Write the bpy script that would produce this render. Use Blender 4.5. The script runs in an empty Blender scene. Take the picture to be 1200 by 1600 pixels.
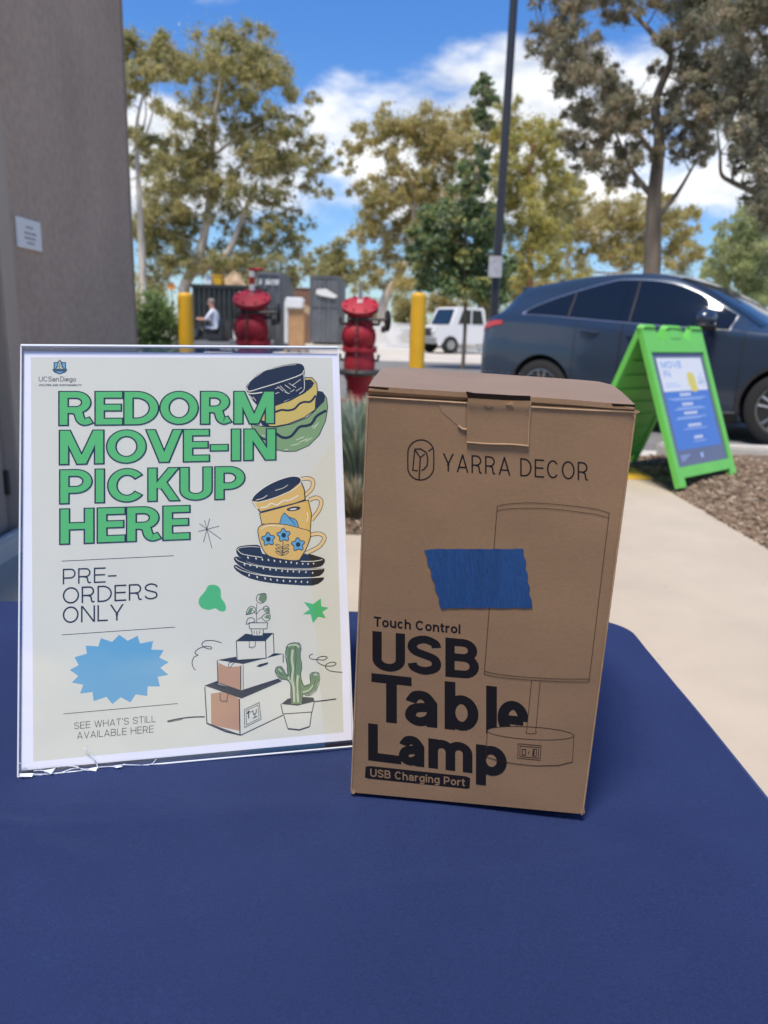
import bpy, bmesh, math, random
import numpy as np
from mathutils import Vector, Matrix
from mathutils.geometry import tessellate_polygon

random.seed(7)
RNG = np.random.default_rng(11)
PI = math.pi
scene = bpy.context.scene
COL = scene.collection

# ------------------------------------------------------------------ camera
FPX = 1190.0                    # focal length in pixels of the 1200x1600 photograph
CAM = np.array([0.0, 0.0, 1.0235])
PITCH, ROLL = math.radians(13.6), math.radians(1.7)
_f = np.array([0, math.cos(PITCH), -math.sin(PITCH)])
_r = np.array([1.0, 0, 0])
_d = np.cross(_f, _r)
AX_R = math.cos(ROLL) * _r - math.sin(ROLL) * _d
AX_D = math.cos(ROLL) * _d + math.sin(ROLL) * _r
AX_F = _f
cd = bpy.data.cameras.new('camera')
cam = bpy.data.objects.new('camera', cd)
COL.objects.link(cam)
cd.sensor_fit = 'VERTICAL'
cd.sensor_height = 36.0
cd.lens = FPX * 36.0 / 1600.0
cd.clip_start = 0.02
cd.clip_end = 3000
mw = Matrix.Identity(4)
for i in range(3):
    mw[i][0] = AX_R[i]; mw[i][1] = -AX_D[i]; mw[i][2] = -AX_F[i]; mw[i][3] = CAM[i]
cam.matrix_world = mw
cd.dof.use_dof = True
cd.dof.focus_distance = 0.475
cd.dof.aperture_fstop = cd.lens / 2.3      # a phone's small entrance pupil
scene.camera = cam
scene.render.resolution_x, scene.render.resolution_y = 768, 1024

# ------------------------------------------------------------------ world, sun, exposure
SUN_EL, SUN_AZ = math.radians(68), math.radians(205)   # azimuth clockwise from +Y: behind, a little to the left
world = bpy.data.worlds.new('World')
scene.world = world
world.use_nodes = True
nt = world.node_tree
N, L = nt.nodes, nt.links
bg = N['Background']
sky = N.new('ShaderNodeTexSky')
sky.sky_type = 'NISHITA'
sky.sun_disc = False
sky.sun_elevation = SUN_EL
sky.sun_rotation = SUN_AZ
sky.air_density = 1.0
sky.dust_density = 0.3
sky.ozone_density = 2.0
tc = N.new('ShaderNodeTexCoord')
nrm = N.new('ShaderNodeVectorMath'); nrm.operation = 'NORMALIZE'
L.new(tc.outputs['Generated'], nrm.inputs[0])
sep = N.new('ShaderNodeSeparateXYZ'); L.new(nrm.outputs[0], sep.inputs[0])
mp = N.new('ShaderNodeMapping'); mp.inputs['Scale'].default_value = (3.0, 3.0, 6.5)
mp.inputs['Location'].default_value = (2.35, 0.4, 1.1)
L.new(nrm.outputs[0], mp.inputs[0])
nz = N.new('ShaderNodeTexNoise'); nz.inputs['Scale'].default_value = 1.35
nz.inputs['Detail'].default_value = 7; nz.inputs['Roughness'].default_value = 0.55
L.new(mp.outputs[0], nz.inputs['Vector'])
band = N.new('ShaderNodeValToRGB')            # cloud cover by height above the horizon
e = band.color_ramp.elements
e[0].position = 0.02; e[0].color = (.38, .38, .38, 1)
e[1].position = 1.0; e[1].color = (.42, .42, .42, 1)
for p, v in ((.09, .42), (.15, .64), (.24, .64), (.33, .43), (.45, .36)):
    q = e.new(p); q.color = (v, v, v, 1)
L.new(sep.outputs['Z'], band.inputs[0])
ad = N.new('ShaderNodeMath'); ad.operation = 'ADD'
L.new(nz.outputs[0], ad.inputs[0]); L.new(band.outputs[0], ad.inputs[1])
cr = N.new('ShaderNodeMapRange'); cr.interpolation_type = 'SMOOTHSTEP'
cr.inputs['From Min'].default_value = 0.99; cr.inputs['From Max'].default_value = 1.16
L.new(ad.outputs[0], cr.inputs['Value'])
nz2 = N.new('ShaderNodeTexNoise'); nz2.inputs['Scale'].default_value = 3.2; nz2.inputs['Detail'].default_value = 6
L.new(mp.outputs[0], nz2.inputs['Vector'])
ccol = N.new('ShaderNodeValToRGB')
ccol.color_ramp.elements[0].position = .35; ccol.color_ramp.elements[0].color = (6.4, 6.8, 7.5, 1)
ccol.color_ramp.elements[1].position = .62; ccol.color_ramp.elements[1].color = (10.2, 10.2, 10.2, 1)
L.new(nz2.outputs[0], ccol.inputs[0])
hs = N.new('ShaderNodeMix'); hs.data_type = 'RGBA'; hs.blend_type = 'MULTIPLY'; hs.inputs['Factor'].default_value = 1
tn = N.new('ShaderNodeValToRGB')                            # white balance: deep blue overhead, hazier towards the horizon
tn.color_ramp.elements[0].position = 0.0; tn.color_ramp.elements[0].color = (.78, .94, 1.16, 1)
tn.color_ramp.elements[1].position = .38; tn.color_ramp.elements[1].color = (.50, .95, 1.50, 1)
L.new(sep.outputs['Z'], tn.inputs[0]); L.new(tn.outputs[0], hs.inputs[7])
L.new(sky.outputs[0], hs.inputs[6])
mx = N.new('ShaderNodeMix'); mx.data_type = 'RGBA'
L.new(cr.outputs[0], mx.inputs['Factor'])
L.new(hs.outputs[2], mx.inputs[6]); L.new(ccol.outputs[0], mx.inputs[7])
L.new(mx.outputs[2], bg.inputs['Color'])
bg.inputs['Strength'].default_value = 0.08
sl = bpy.data.lights.new('sun', 'SUN')
so = bpy.data.objects.new('sun', sl); COL.objects.link(so)
sl.energy = 3.5
sl.angle = math.radians(14)                   # thin cloud over the sun: soft shadows
sl.color = (1.0, 0.91, 0.79)
sv = Vector((math.sin(SUN_AZ) * math.cos(SUN_EL), math.cos(SUN_AZ) * math.cos(SUN_EL), math.sin(SUN_EL)))
so.rotation_euler = sv.to_track_quat('Z', 'Y').to_euler()
so.location = (0, 0, 30)
vs = scene.view_settings
vs.view_transform = 'Standard'; vs.look = 'None'; vs.gamma = 1.0; vs.use_curve_mapping = False
vs.exposure = 0.62

# ------------------------------------------------------------------ helpers
def ray(px, py):
    q = (px - 600) / FPX * AX_R + (py - 800) / FPX * AX_D + AX_F
    return q
def at(px, py, Y):                 # the point seen at a pixel, at distance Y ahead
    d = ray(px, py); return CAM + d * (Y / d[1])
def on_z(px, py, z):               # where a pixel's ray meets the level z
    d = ray(px, py); return CAM + d * ((z - CAM[2]) / d[2])
def on_x(px, py, x):
    d = ray(px, py); return CAM + d * ((x - CAM[0]) / d[0])
def nv(v):
    v = np.asarray(v, float); return v / np.linalg.norm(v)

class Plane:
    def __init__(s, o, u, v):
        s.o = np.asarray(o, float); s.u = nv(u); s.v = nv(v); s.n = nv(np.cross(s.u, s.v))
    def px(s, p, lift=0.0):
        d = ray(p[0], p[1]); o = s.o + s.n * lift
        return CAM + d * (np.dot(o - CAM, s.n) / np.dot(d, s.n))
    def uv(s, p, lift=0.0):
        return s.o + s.u * p[0] + s.v * p[1] + s.n * lift

def link(o, parent=None):
    COL.objects.link(o)
    if parent is not None:
        o.parent = parent
        o.matrix_parent_inverse = Matrix.Translation(-parent.location)
    return o
def obj(name, V, F, mat, parent=None, smooth=False, local=False):
    me = bpy.data.meshes.new(name)
    me.from_pydata([tuple(map(float, v)) for v in V], [], [tuple(f) for f in F])
    me.update()
    if mat is not None:
        for m in (mat if isinstance(mat, (list, tuple)) else [mat]): me.materials.append(m)
    if smooth: me.polygons.foreach_set('use_smooth', [True] * len(me.polygons))
    o = bpy.data.objects.new(name, me)
    if local:
        COL.objects.link(o); o.parent = parent
    else:
        link(o, parent)
    return o
def tag(o, label, cat=None, group=None, kind=None):
    if label: o['label'] = label
    if cat: o['category'] = cat
    if group: o['group'] = group
    if kind: o['kind'] = kind
    return o
def thing(name, loc, label, cat, group=None, rotz=0):
    o = bpy.data.objects.new(name, None)
    o.empty_display_size = .1
    COL.objects.link(o); o.location = tuple(loc); o.rotation_euler = (0, 0, rotz)
    return tag(o, label, cat, group)
def copy_tree(o, parent=None):
    c = o.copy(); COL.objects.link(c); c.parent = parent
    for ch in list(o.children): copy_tree(ch, c)
    return c

class MB:
    def __init__(s): s.V = []; s.F = []; s.I = []
    def add(s, V, F, mi=0):
        b = len(s.V); s.V += [tuple(map(float, v)) for v in V]
        s.F += [tuple(i + b for i in f) for f in F]; s.I += [mi] * len(F); return s
    def box(s, a, b, mi=0):
        (x0, y0, z0), (x1, y1, z1) = a, b
        return s.add([(x0, y0, z0), (x1, y0, z0), (x1, y1, z0), (x0, y1, z0), (x0, y0, z1), (x1, y0, z1), (x1, y1, z1), (x0, y1, z1)],
                     [(0, 3, 2, 1), (4, 5, 6, 7), (0, 1, 5, 4), (1, 2, 6, 5), (2, 3, 7, 6), (3, 0, 4, 7)], mi)
    def bbox(s, a, b, r=.01, mi=0):          # box with chamfered vertical and horizontal edges
        bm = bmesh.new()
        bmesh.ops.create_cube(bm, size=1)
        a, b = np.array(a, float), np.array(b, float)
        for v in bm.verts: v.co = Vector((a + b) / 2 + np.array(v.co) * (b - a))
        bmesh.ops.bevel(bm, geom=list(bm.edges), offset=r, segments=2, affect='EDGES')
        bm.verts.index_update()
        s.add([v.co for v in bm.verts], [[v.index for v in f.verts] for f in bm.faces], mi); bm.free(); return s
    def tube(s, pts, rad, n=10, cap=True, mi=0):
        pts = [np.asarray(p, float) for p in pts]
        rad = rad if isinstance(rad, (list, tuple, np.ndarray)) else [rad] * len(pts)
        b = len(s.V); V = []; F = []
        up = np.array([0, 0, 1.0])
        prev = None
        for i, p in enumerate(pts):
            t = nv(pts[min(i + 1, len(pts) - 1)] - pts[max(i - 1, 0)])
            if prev is None:
                a = np.cross(t, up if abs(t[2]) < .9 else np.array([1.0, 0, 0]))
            else:
                a = prev - t * np.dot(prev, t)
            a = nv(a); prev = a; c = np.cross(t, a)
            for k in range(n):
                w = 2 * PI * k / n
                V.append(p + rad[i] * (math.cos(w) * a + math.sin(w) * c))
        for i in range(len(pts) - 1):
            for k in range(n):
                F.append((i * n + k, i * n + (k + 1) % n, (i + 1) * n + (k + 1) % n, (i + 1) * n + k))
        if cap:
            F.append(tuple(range(n - 1, -1, -1))); F.append(tuple((len(pts) - 1) * n + k for k in range(n)))
        return s.add(V, F, mi)
    def lathe(s, prof, o, axis=(0, 0, 1), n=24, mi=0):   # profile of (radius, height along axis)
        ax = nv(axis); a = nv(np.cross(ax, (0, 0, 1.0) if abs(ax[2]) < .9 else (1.0, 0, 0))); c = np.cross(ax, a)
        V = []; F = []
        for r, h in prof:
            for k in range(n):
                w = 2 * PI * k / n
                V.append(np.asarray(o) + ax * h + max(r, 1e-5) * (math.cos(w) * a + math.sin(w) * c))
        for i in range(len(prof) - 1):
            for k in range(n):
                F.append((i * n + k, i * n + (k + 1) % n, (i + 1) * n + (k + 1) % n, (i + 1) * n + k))
        F.append(tuple(range(n - 1, -1, -1))); F.append(tuple((len(prof) - 1) * n + k for k in range(n)))
        return s.add(V, F, mi)
    def prism(s, poly, ext, mi=0):           # 3-D polygon extruded by a vector
        n = len(poly); ext = np.asarray(ext, float)
        tri = tessellate_polygon([[Vector(p) for p in poly]])
        V = [np.asarray(p, float) for p in poly] + [np.asarray(p, float) + ext for p in poly]
        F = [tuple(t) for t in tri] + [tuple(i + n for i in reversed(t)) for t in tri]
        F += [(i, (i + 1) % n, n + (i + 1) % n, n + i) for i in range(n)]
        return s.add(V, F, mi)
    def ball(s, c, r, n=12, m=8, mi=0):
        r = np.array(r if isinstance(r, (list, tuple)) else (r, r, r), float); c = np.asarray(c, float)
        V = [c + r * np.array([math.sin(PI * j / m) * math.cos(2 * PI * i / n), math.sin(PI * j / m) * math.sin(2 * PI * i / n), math.cos(PI * j / m)])
             for j in range(1, m) for i in range(n)]
        V += [c + r * np.array([0, 0, 1.0]), c - r * np.array([0, 0, 1.0])]
        F = [(j * n + i, (j + 1) * n + i, (j + 1) * n + (i + 1) % n, j * n + (i + 1) % n) for j in range(m - 2) for i in range(n)]
        t = (m - 1) * n
        F += [(t, i, (i + 1) % n) for i in range(n)] + [(t + 1, (m - 2) * n + (i + 1) % n, (m - 2) * n + i) for i in range(n)]
        return s.add(V, F, mi)
    def build(s, name, mat, parent=None, smooth=False, local=False, flip=True):
        o = obj(name, s.V, s.F, mat, parent, smooth, local)
        if any(s.I): o.data.polygons.foreach_set('material_index', s.I)
        if flip:
            bm = bmesh.new(); bm.from_mesh(o.data); bmesh.ops.recalc_face_normals(bm, faces=bm.faces); bm.to_mesh(o.data); bm.free()
        if smooth:
            try: o.data.set_sharp_from_angle(angle=math.radians(38))
            except Exception: pass
        return o

# ------------------------------------------------------------------ materials
def mat(name, rgb, rough=.6, metal=0.0, var=0.0, vscale=8.0, bump=0.0, bscale=60.0, spec=.5, rgb2=None, coat=0.0,
        sheen=0.0, detail=5, stretch=(1, 1, 1), trans=0.0, bdist=.004):
    m = bpy.data.materials.new(name); m.use_nodes = True
    n, l = m.node_tree.nodes, m.node_tree.links
    p = n['Principled BSDF']
    p.inputs['Base Color'].default_value = (*rgb, 1)
    p.inputs['Roughness'].default_value = rough
    p.inputs['Metallic'].default_value = metal
    p.inputs['Specular IOR Level'].default_value = spec
    p.inputs['Coat Weight'].default_value = coat
    p.inputs['Coat Roughness'].default_value = .06
    p.inputs['Sheen Weight'].default_value = sheen
    if trans: p.inputs['Transmission Weight'].default_value = trans
    co = n.new('ShaderNodeTexCoord'); mpn = n.new('ShaderNodeMapping')
    mpn.inputs['Scale'].default_value = stretch
    l.new(co.outputs['Object'], mpn.inputs[0])
    if var or rgb2:
        t = n.new('ShaderNodeTexNoise'); t.inputs['Scale'].default_value = vscale; t.inputs['Detail'].default_value = detail
        l.new(mpn.outputs[0], t.inputs['Vector'])
        r = n.new('ShaderNodeValToRGB')
        a = tuple(c * (1 - var) for c in rgb); b = rgb2 if rgb2 else tuple(min(1, c * (1 + var)) for c in rgb)
        r.color_ramp.elements[0].position = .32; r.color_ramp.elements[0].color = (*a, 1)
        r.color_ramp.elements[1].position = .68; r.color_ramp.elements[1].color = (*b, 1)
        l.new(t.outputs[0], r.inputs[0]); l.new(r.outputs[0], p.inputs['Base Color'])
    if bump:
        t = n.new('ShaderNodeTexNoise'); t.inputs['Scale'].default_value = bscale; t.inputs['Detail'].default_value = 4
        l.new(mpn.outputs[0], t.inputs['Vector'])
        bn = n.new('ShaderNodeBump'); bn.inputs['Strength'].default_value = bump; bn.inputs['Distance'].default_value = bdist
        l.new(t.outputs[0], bn.inputs['Height']); l.new(bn.outputs[0], p.inputs['Normal'])
    return m
def glass(name, tint=(1, 1, 1), rough=.02, base=.03):      # a clear sheet: mostly seen through, mirror-like at a slant
    m = bpy.data.materials.new(name); m.use_nodes = True
    n, l = m.node_tree.nodes, m.node_tree.links
    n.remove(n['Principled BSDF'])
    tr = n.new('ShaderNodeBsdfTransparent'); tr.inputs[0].default_value = (*tint, 1)
    gl = n.new('ShaderNodeBsdfGlossy'); gl.inputs['Roughness'].default_value = rough
    lw_ = n.new('ShaderNodeLayerWeight'); pw = n.new('ShaderNodeMath'); pw.operation = 'POWER'; pw.inputs[1].default_value = 5
    l.new(lw_.outputs['Facing'], pw.inputs[0])
    fr = n.new('ShaderNodeMath'); fr.operation = 'MULTIPLY_ADD'; fr.inputs[1].default_value = .9; fr.inputs[2].default_value = base
    l.new(pw.outputs[0], fr.inputs[0])
    m2 = n.new('ShaderNodeMixShader')
    l.new(fr.outputs[0], m2.inputs[0]); l.new(tr.outputs[0], m2.inputs[1]); l.new(gl.outputs[0], m2.inputs[2])
    l.new(m2.outputs[0], n['Material Output'].inputs[0])
    return m
def leafmat(name):
    m = bpy.data.materials.new(name); m.use_nodes = True
    n, l = m.node_tree.nodes, m.node_tree.links
    p = n['Principled BSDF']; p.inputs['Roughness'].default_value = .5; p.inputs['Specular IOR Level'].default_value = .35
    a = n.new('ShaderNodeAttribute'); a.attribute_name = 'tint'
    l.new(a.outputs['Color'], p.inputs['Base Color'])
    t = n.new('ShaderNodeBsdfTranslucent'); l.new(a.outputs['Color'], t.inputs[0])
    mx_ = n.new('ShaderNodeMixShader'); mx_.inputs[0].default_value = .48
    l.new(p.outputs[0], mx_.inputs[1]); l.new(t.outputs[0], mx_.inputs[2])
    l.new(mx_.outputs[0], n['Material Output'].inputs[0])
    return m

M_concrete = mat('sidewalk_concrete', (.435, .372, .292), .85, var=.07, vscale=1.6, bump=.25, bscale=160, detail=9)
_n, _l = M_concrete.node_tree.nodes, M_concrete.node_tree.links
_pb = _n['Principled BSDF']; _src = _pb.inputs['Base Color'].links[0].from_socket
_v = _n.new('ShaderNodeTexVoronoi'); _v.inputs['Scale'].default_value = 5.5; _v.inputs['Randomness'].default_value = 1
_tc = [q for q in _n if q.type == 'TEX_COORD'][0]; _l.new(_tc.outputs['Object'], _v.inputs['Vector'])
_mr = _n.new('ShaderNodeMapRange'); _mr.inputs['From Min'].default_value = .012; _mr.inputs['From Max'].default_value = .055; _mr.inputs['To Min'].default_value = .72; _l.new(_v.outputs['Distance'], _mr.inputs['Value'])
_t2 = _n.new('ShaderNodeTexNoise'); _t2.inputs['Scale'].default_value = 4.5; _t2.inputs['Detail'].default_value = 10; _t2.inputs['Roughness'].default_value = .7; _l.new(_tc.outputs['Object'], _t2.inputs['Vector'])
_m2 = _n.new('ShaderNodeMapRange'); _m2.inputs['From Min'].default_value = .35; _m2.inputs['From Max'].default_value = .65; _m2.inputs['To Min'].default_value = .96; _m2.inputs['To Max'].default_value = 1.02; _l.new(_t2.outputs[0], _m2.inputs['Value'])
_mm = _n.new('ShaderNodeMath'); _mm.operation = 'MULTIPLY'; _l.new(_mr.outputs[0], _mm.inputs[0]); _l.new(_m2.outputs[0], _mm.inputs[1])
_mx = _n.new('ShaderNodeVectorMath'); _mx.operation = 'SCALE'; _l.new(_src, _mx.inputs[0]); _l.new(_mm.outputs[0], _mx.inputs['Scale']); _l.new(_mx.outputs[0], _pb.inputs['Base Color'])
M_lot = mat('lot_concrete', (.50, .46, .40), .9, var=.12, vscale=.6)
M_asphalt = mat('asphalt', (.17, .165, .155), .9, var=.18, vscale=1.2, bump=.4, bscale=120, detail=8)
M_curb = mat('curb_concrete', (.50, .47, .42), .85, var=.1, vscale=4, bump=.3, bscale=90)
M_yellowpad = mat('yellow_paint', (.62, .38, .035), .6, var=.12, vscale=9, bump=.2, bscale=70)
M_soil = mat('mulch_soil', (.15, .105, .07), .95, var=.4, vscale=14, bump=.8, bscale=40, bdist=.02)
M_stucco = mat('stucco', (.42, .325, .25), .95, var=.10, vscale=1.6, bump=1.0, bscale=55, bdist=.012, detail=9)
M_trim = mat('base_trim', (.55, .51, .46), .8, var=.08, vscale=6)
M_doorframe = mat('door_frame_paint', (.40, .33, .26), .6, var=.04, vscale=4)
M_door = mat('door_paint', (.30, .25, .215), .55, var=.04, vscale=4)
M_dark = mat('dark_metal', (.025, .024, .026), .5, metal=.3)
M_steel = mat('grey_steel', (.35, .35, .36), .4, metal=.8)
M_white = mat('white_paint', (.75, .75, .74), .5)
M_red = mat('red_enamel', (.34, .013, .028), .62, var=.18, vscale=7, bump=.15, bscale=50)
M_bollard = mat('bollard_yellow', (.66, .37, .014), .5, var=.1, vscale=5, bump=.1, bscale=40)
M_bark_pale = mat('pale_bark', (.56, .48, .38), .9, var=.3, vscale=5, bump=.5, bscale=20, stretch=(1, 1, .25), rgb2=(.70, .62, .52))
M_bark = mat('brown_bark', (.19, .15, .11), .95, var=.35, vscale=5, bump=.6, bscale=20, stretch=(1, 1, .25))
M_leaf = leafmat('foliage')
M_black = mat('black_ink', (.012, .012, .016), .55)

# ------------------------------------------------------------------ stroke lettering
def arc(cx, cy, rx, ry, a0, a1, n=16):
    return [(cx + rx * math.cos(math.radians(a0 + (a1 - a0) * i / n)), cy + ry * math.sin(math.radians(a0 + (a1 - a0) * i / n))) for i in range(n + 1)]
def smooth(pts, k=5, closed=False):
    P = [np.array(p, float) for p in pts]; n = len(P); out = []
    for i in range(n if closed else n - 1):
        g = (lambda j: P[j % n]) if closed else (lambda j: P[min(max(j, 0), n - 1)])
        p0, p1, p2, p3 = g(i - 1), g(i), g(i + 1), g(i + 2)
        for s in range(k):
            t = s / k
            out.append(.5 * (2 * p1 + (p2 - p0) * t + (2 * p0 - 5 * p1 + 4 * p2 - p3) * t * t + (3 * p1 - p0 - 3 * p2 + p3) * t ** 3))
    if not closed: out.append(P[-1])
    return [tuple(p) for p in out]
NATW = dict(A=.76, B=.68, C=.76, D=.74, E=.60, F=.56, H=.74, I=.0, K=.70, L=.54, M=.88, N=.74, O=.82, P=.66, R=.68, S=.66, T=.64, U=.72,
            V=.74, W=1.04, Y=.70, a=.56, b=.60, c=.55, e=.58, g=.60, h=.56, i=0, l=0, m=.86, n=.56, o=.60, p=.60, r=.36, t=.34, u=.56)
NATW.update({'-': .42, "'": 0, ' ': .26, '.': 0, 'O': .84})
def glyph(ch, W, w, X=.74):
    """strokes of a letter of cap height 1 and total width W, stroke width w: (points, closed, cap, clip)"""
    h = w / 2; x0, x1, y0, y1 = h, W - h, h, 1 - h; ym = .52; xl = X - h; c = W / 2; S = []
    def ln(*p, cap=1, clip=0): S.append((list(p), False, cap, clip))
    def cv(p, closed=False, cap=0, clip=0): S.append((p, closed, cap, clip))
    if ch == 'A':
        ln((x0 * .9, 0), (c, 1 - h * .6), clip=1); ln((W - x0 * .9, 0), (c, 1 - h * .6), clip=1); ln((x0 + W * .16, .28), (x1 - W * .16, .28), cap=0)
    elif ch == 'B':
        ln((x0, y0), (x0, y1)); r = (y1 - ym) / 2
        cv([(x0, y1)] + [(x1 - W * .05 - r, y1)] + arc(x1 - W * .05 - r, (y1 + ym) / 2, r, r, 90, -90, 10) + [(x0, ym)]); r2 = (ym - y0) / 2
        cv([(x0, ym)] + arc(x1 - r2, (y0 + ym) / 2, r2, r2, 90, -90, 10) + [(x0, y0)])
    elif ch == 'C': cv(arc(c, .5, c - h, .5 - h, 38, 322, 30))
    elif ch == 'D':
        ln((x0, y0), (x0, y1)); q = W * .36
        cv([(x0, y1), (q, y1)] + arc(q, .5, x1 - q, .5 - h, 90, -90, 18) + [(q, y0), (x0, y0)])
    elif ch == 'E':
        ln((x0, y0), (x0, y1)); ln((x0, y1), (x1, y1)); ln((x0, ym), (x1 - W * .05, ym)); ln((x0, y0), (x1, y0))
    elif ch == 'H': ln((x0, y0), (x0, y1)); ln((x1, y0), (x1, y1)); ln((x0, .5), (x1, .5))
    elif ch in 'I': ln((c, y0), (c, y1))
    elif ch == 'l': ln((c, y0), (c, y1))
    elif ch == 'K':
        ln((x0, y0), (x0, y1)); ln((x0 + h, .40), (x1 - h * .3, 1), clip=2); ln((x0 + W * .30, .56), (x1 - h * .1, 0), clip=2)
    elif ch == 'L': ln((x0, y0), (x0, y1)); ln((x0, y0), (x1, y0))
    elif ch == 'M':
        ln((x0, y0), (x0, y1)); ln((x1, y0), (x1, y1)); ln((x0 + h * .3, 1), (c, 0.0), clip=1); ln((x1 - h * .3, 1), (c, 0.0), clip=1)
    elif ch == 'N': ln((x0, y0), (x0, y1)); ln((x1, y0), (x1, y1)); ln((x0 + h * .2, 1), (x1 - h * .2, 0), clip=1)
    elif ch == 'O': cv(arc(c, .5, c - h, .5 - h, 0, 360 - 360 / 36, 35), True)
    elif ch in 'PR':
        ln((x0, y0), (x0, y1)); yb = .40 if ch == 'P' else .45; r = (y1 - yb) / 2; xr = x1 if ch == 'P' else x1 - W * .06
        rr = min(r, xr - x0)
        cv([(x0, y1)] + arc(xr - rr, (y1 + yb) / 2, rr, r, 90, -90, 12) + [(x0, yb)])
        if ch == 'R':
            if w > .12:      # the leg ends in a little curl
                cv(smooth([(x0 + W * .25, yb), (x0 + W * .42, yb - .06), (x0 + W * .50, .18), (x0 + W * .60, y0 + .0), (x1 - W * .04, y0 + .01), (x1 + h * .65, .15)], 5))
            else:
                cv(smooth([(x0 + W * .35, yb), (x0 + W * .62, yb - .08), (x0 + W * .68, .15), (x0 + W * .76, y0), (x1 + .02, y0 + .02)], 5))
    elif ch == 'S':
        p = [(1, .76), (.92, .90), (.52, 1), (.12, .91), (.0, .74), (.14, .60), (.5, .51), (.88, .41), (1, .25), (.9, .09), (.5, 0), (.1, .08), (.0, .22)]
        cv(smooth([(x0 + (x1 - x0) * a, y0 + (y1 - y0) * b) for a, b in p], 4))
    elif ch == 'T': ln((x0, y1), (x1, y1)); ln((c, y0), (c, y1))
    elif ch == 'U':
        r = c - h; cv([(x0, 1), (x0, y0 + r * .85)] + arc(c, y0 + r * .85, r, r * .85, 180, 360, 16) + [(x1, 1)])
    elif ch == 'V': ln((x0 * .9, 1), (c, 0), clip=1); ln((W - x0 * .9, 1), (c, 0), clip=1)
    elif ch == 'W':
        for a, b in ((h * .8, W * .27), (c, W * .27), (c, W * .73), (W - h * .8, W * .73)): ln((a, 1), (b, 0), clip=1)
    elif ch == 'Y': ln((x0 * .8, 1), (c, .42), cap=0, clip=1); ln((W - x0 * .8, 1), (c, .42), cap=0, clip=1); ln((c, y0), (c, .42))
    elif ch == '-': ln((x0, .42), (x1, .42))
    elif ch == "'": ln((c, .80), (c, y1))
    elif ch == '.': ln((c, y0), (c, y0 + .001))
    elif ch == 'a':
        cv([(x0 + W * .02, xl - .16)] + smooth([(x0 + W * .04, xl - .12), (x0 + W * .16, xl - .02), (c, xl), (x1 - .1, xl - .03), (x1, xl - .17)], 5) + [(x1, 0)])
        cv(smooth([(x1, X * .55), (c, X * .53), (x0 + .05, X * .46), (x0, X * .28), (x0 + .06, y0 + .03), (c - .02, y0), (x1 - .08, y0 + .05), (x1, X * .32)], 5))
    elif ch in 'bp':
        if ch == 'b': ln((x0, y0), (x0, y1))
        else: ln((x0, -.26 + h), (x0, xl))
        cv(arc(c, X / 2, c - h, X / 2 - h, 0, 345, 23), True)
    elif ch == 'c': cv(arc(c, X / 2, c - h, X / 2 - h, 42, 318, 24))
    elif ch == 'o': cv(arc(c, X / 2, c - h, X / 2 - h, 0, 345, 23), True)
    elif ch == 'e':
        hh = min(h, .075); cv(arc(c, X / 2, c - h, X / 2 - h, -8, 320, 30)); ln((x0, X * .46), (x1, X * .46), cap=0)
    elif ch == 'g':
        cv(arc(c, X / 2, c - h, X / 2 - h, 0, 345, 23), True)
        cv([(x1, X), (x1, -.10)] + arc(c, -.08, c - h, .18 - h, 0, -160, 12))
    elif ch == 'h': ln((x0, y0), (x0, y1)); r = c - h; cv([(x0, xl - r * .6)] + arc(c, xl - r, r, r, 165, 0, 12) + [(x1, 0)])
    elif ch == 'n': ln((x0, y0), (x0, xl)); r = c - h; cv([(x0, xl - r * .6)] + arc(c, xl - r, r, r, 165, 0, 12) + [(x1, 0)])
    elif ch == 'm':
        ln((x0, y0), (x0, xl)); r = (c - h) / 2
        for k in (0, 1):
            a = x0 + k * 2 * r; cv([(a, xl - r)] + arc(a + r, xl - r, r, r, 165, 0, 12) + [(a + 2 * r, 0)])
    elif ch == 'u': r = c - h; cv([(x0, X), (x0, y0 + r)] + arc(c, y0 + r, r, r, 180, 345, 12)); ln((x1, y0), (x1, xl))
    elif ch == 'i': ln((c, y0), (c, xl)); ln((c, 1 - h), (c, 1 - h + .001))
    elif ch == 'r': ln((x0, y0), (x0, xl)); cv(smooth([(x0, xl - .2), (x0 + W * .3, xl - .04), (x1 + h, xl)], 5))
    elif ch == 't': cv([(W * .42, 1 - .08), (W * .42, y0 + .14)] + arc(W * .42 + .13, y0 + .13, .13, .13, 180, 270, 6) + [(W, y0)]); ln((x0, xl), (x1, xl))
    return S
def ribbon(pts, w, closed=False, cap=0.0):
    """mitred strip of quads around a 2-D polyline"""
    P = [np.array(p, float) for p in pts]
    Q = [P[0]]
    for p in P[1:]:
        if np.linalg.norm(p - Q[-1]) > 1e-6: Q.append(p)
    P = Q; n = len(P)
    if n < 2: return [], []
    if not closed and cap:
        P[0] = P[0] - nv(P[1] - P[0]) * cap; P[-1] = P[-1] + nv(P[-1] - P[-2]) * cap
    V = []
    for i in range(n):
        a = P[i - 1] if (closed or i) else P[0]
        b = P[(i + 1) % n] if (closed or i < n - 1) else P[-1]
        d1 = nv(P[i] - a) if (closed or i) else nv(b - P[i])
        d2 = nv(b - P[i]) if (closed or i < n - 1) else d1
        n1 = np.array([-d1[1], d1[0]]); n2 = np.array([-d2[1], d2[0]])
        mm = n1 + n2; ll = np.linalg.norm(mm)
        mm = n1 if ll < .3 else mm / ll
        k = 1 / max(.45, float(np.dot(mm, n1)))
        V += [P[i] + mm * k * w / 2, P[i] - mm * k * w / 2]
    F = [(2 * i, 2 * i + 1, 2 * ((i + 1) % n) + 1, 2 * ((i + 1) % n)) for i in range(n if closed else n - 1)]
    return V, F
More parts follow.
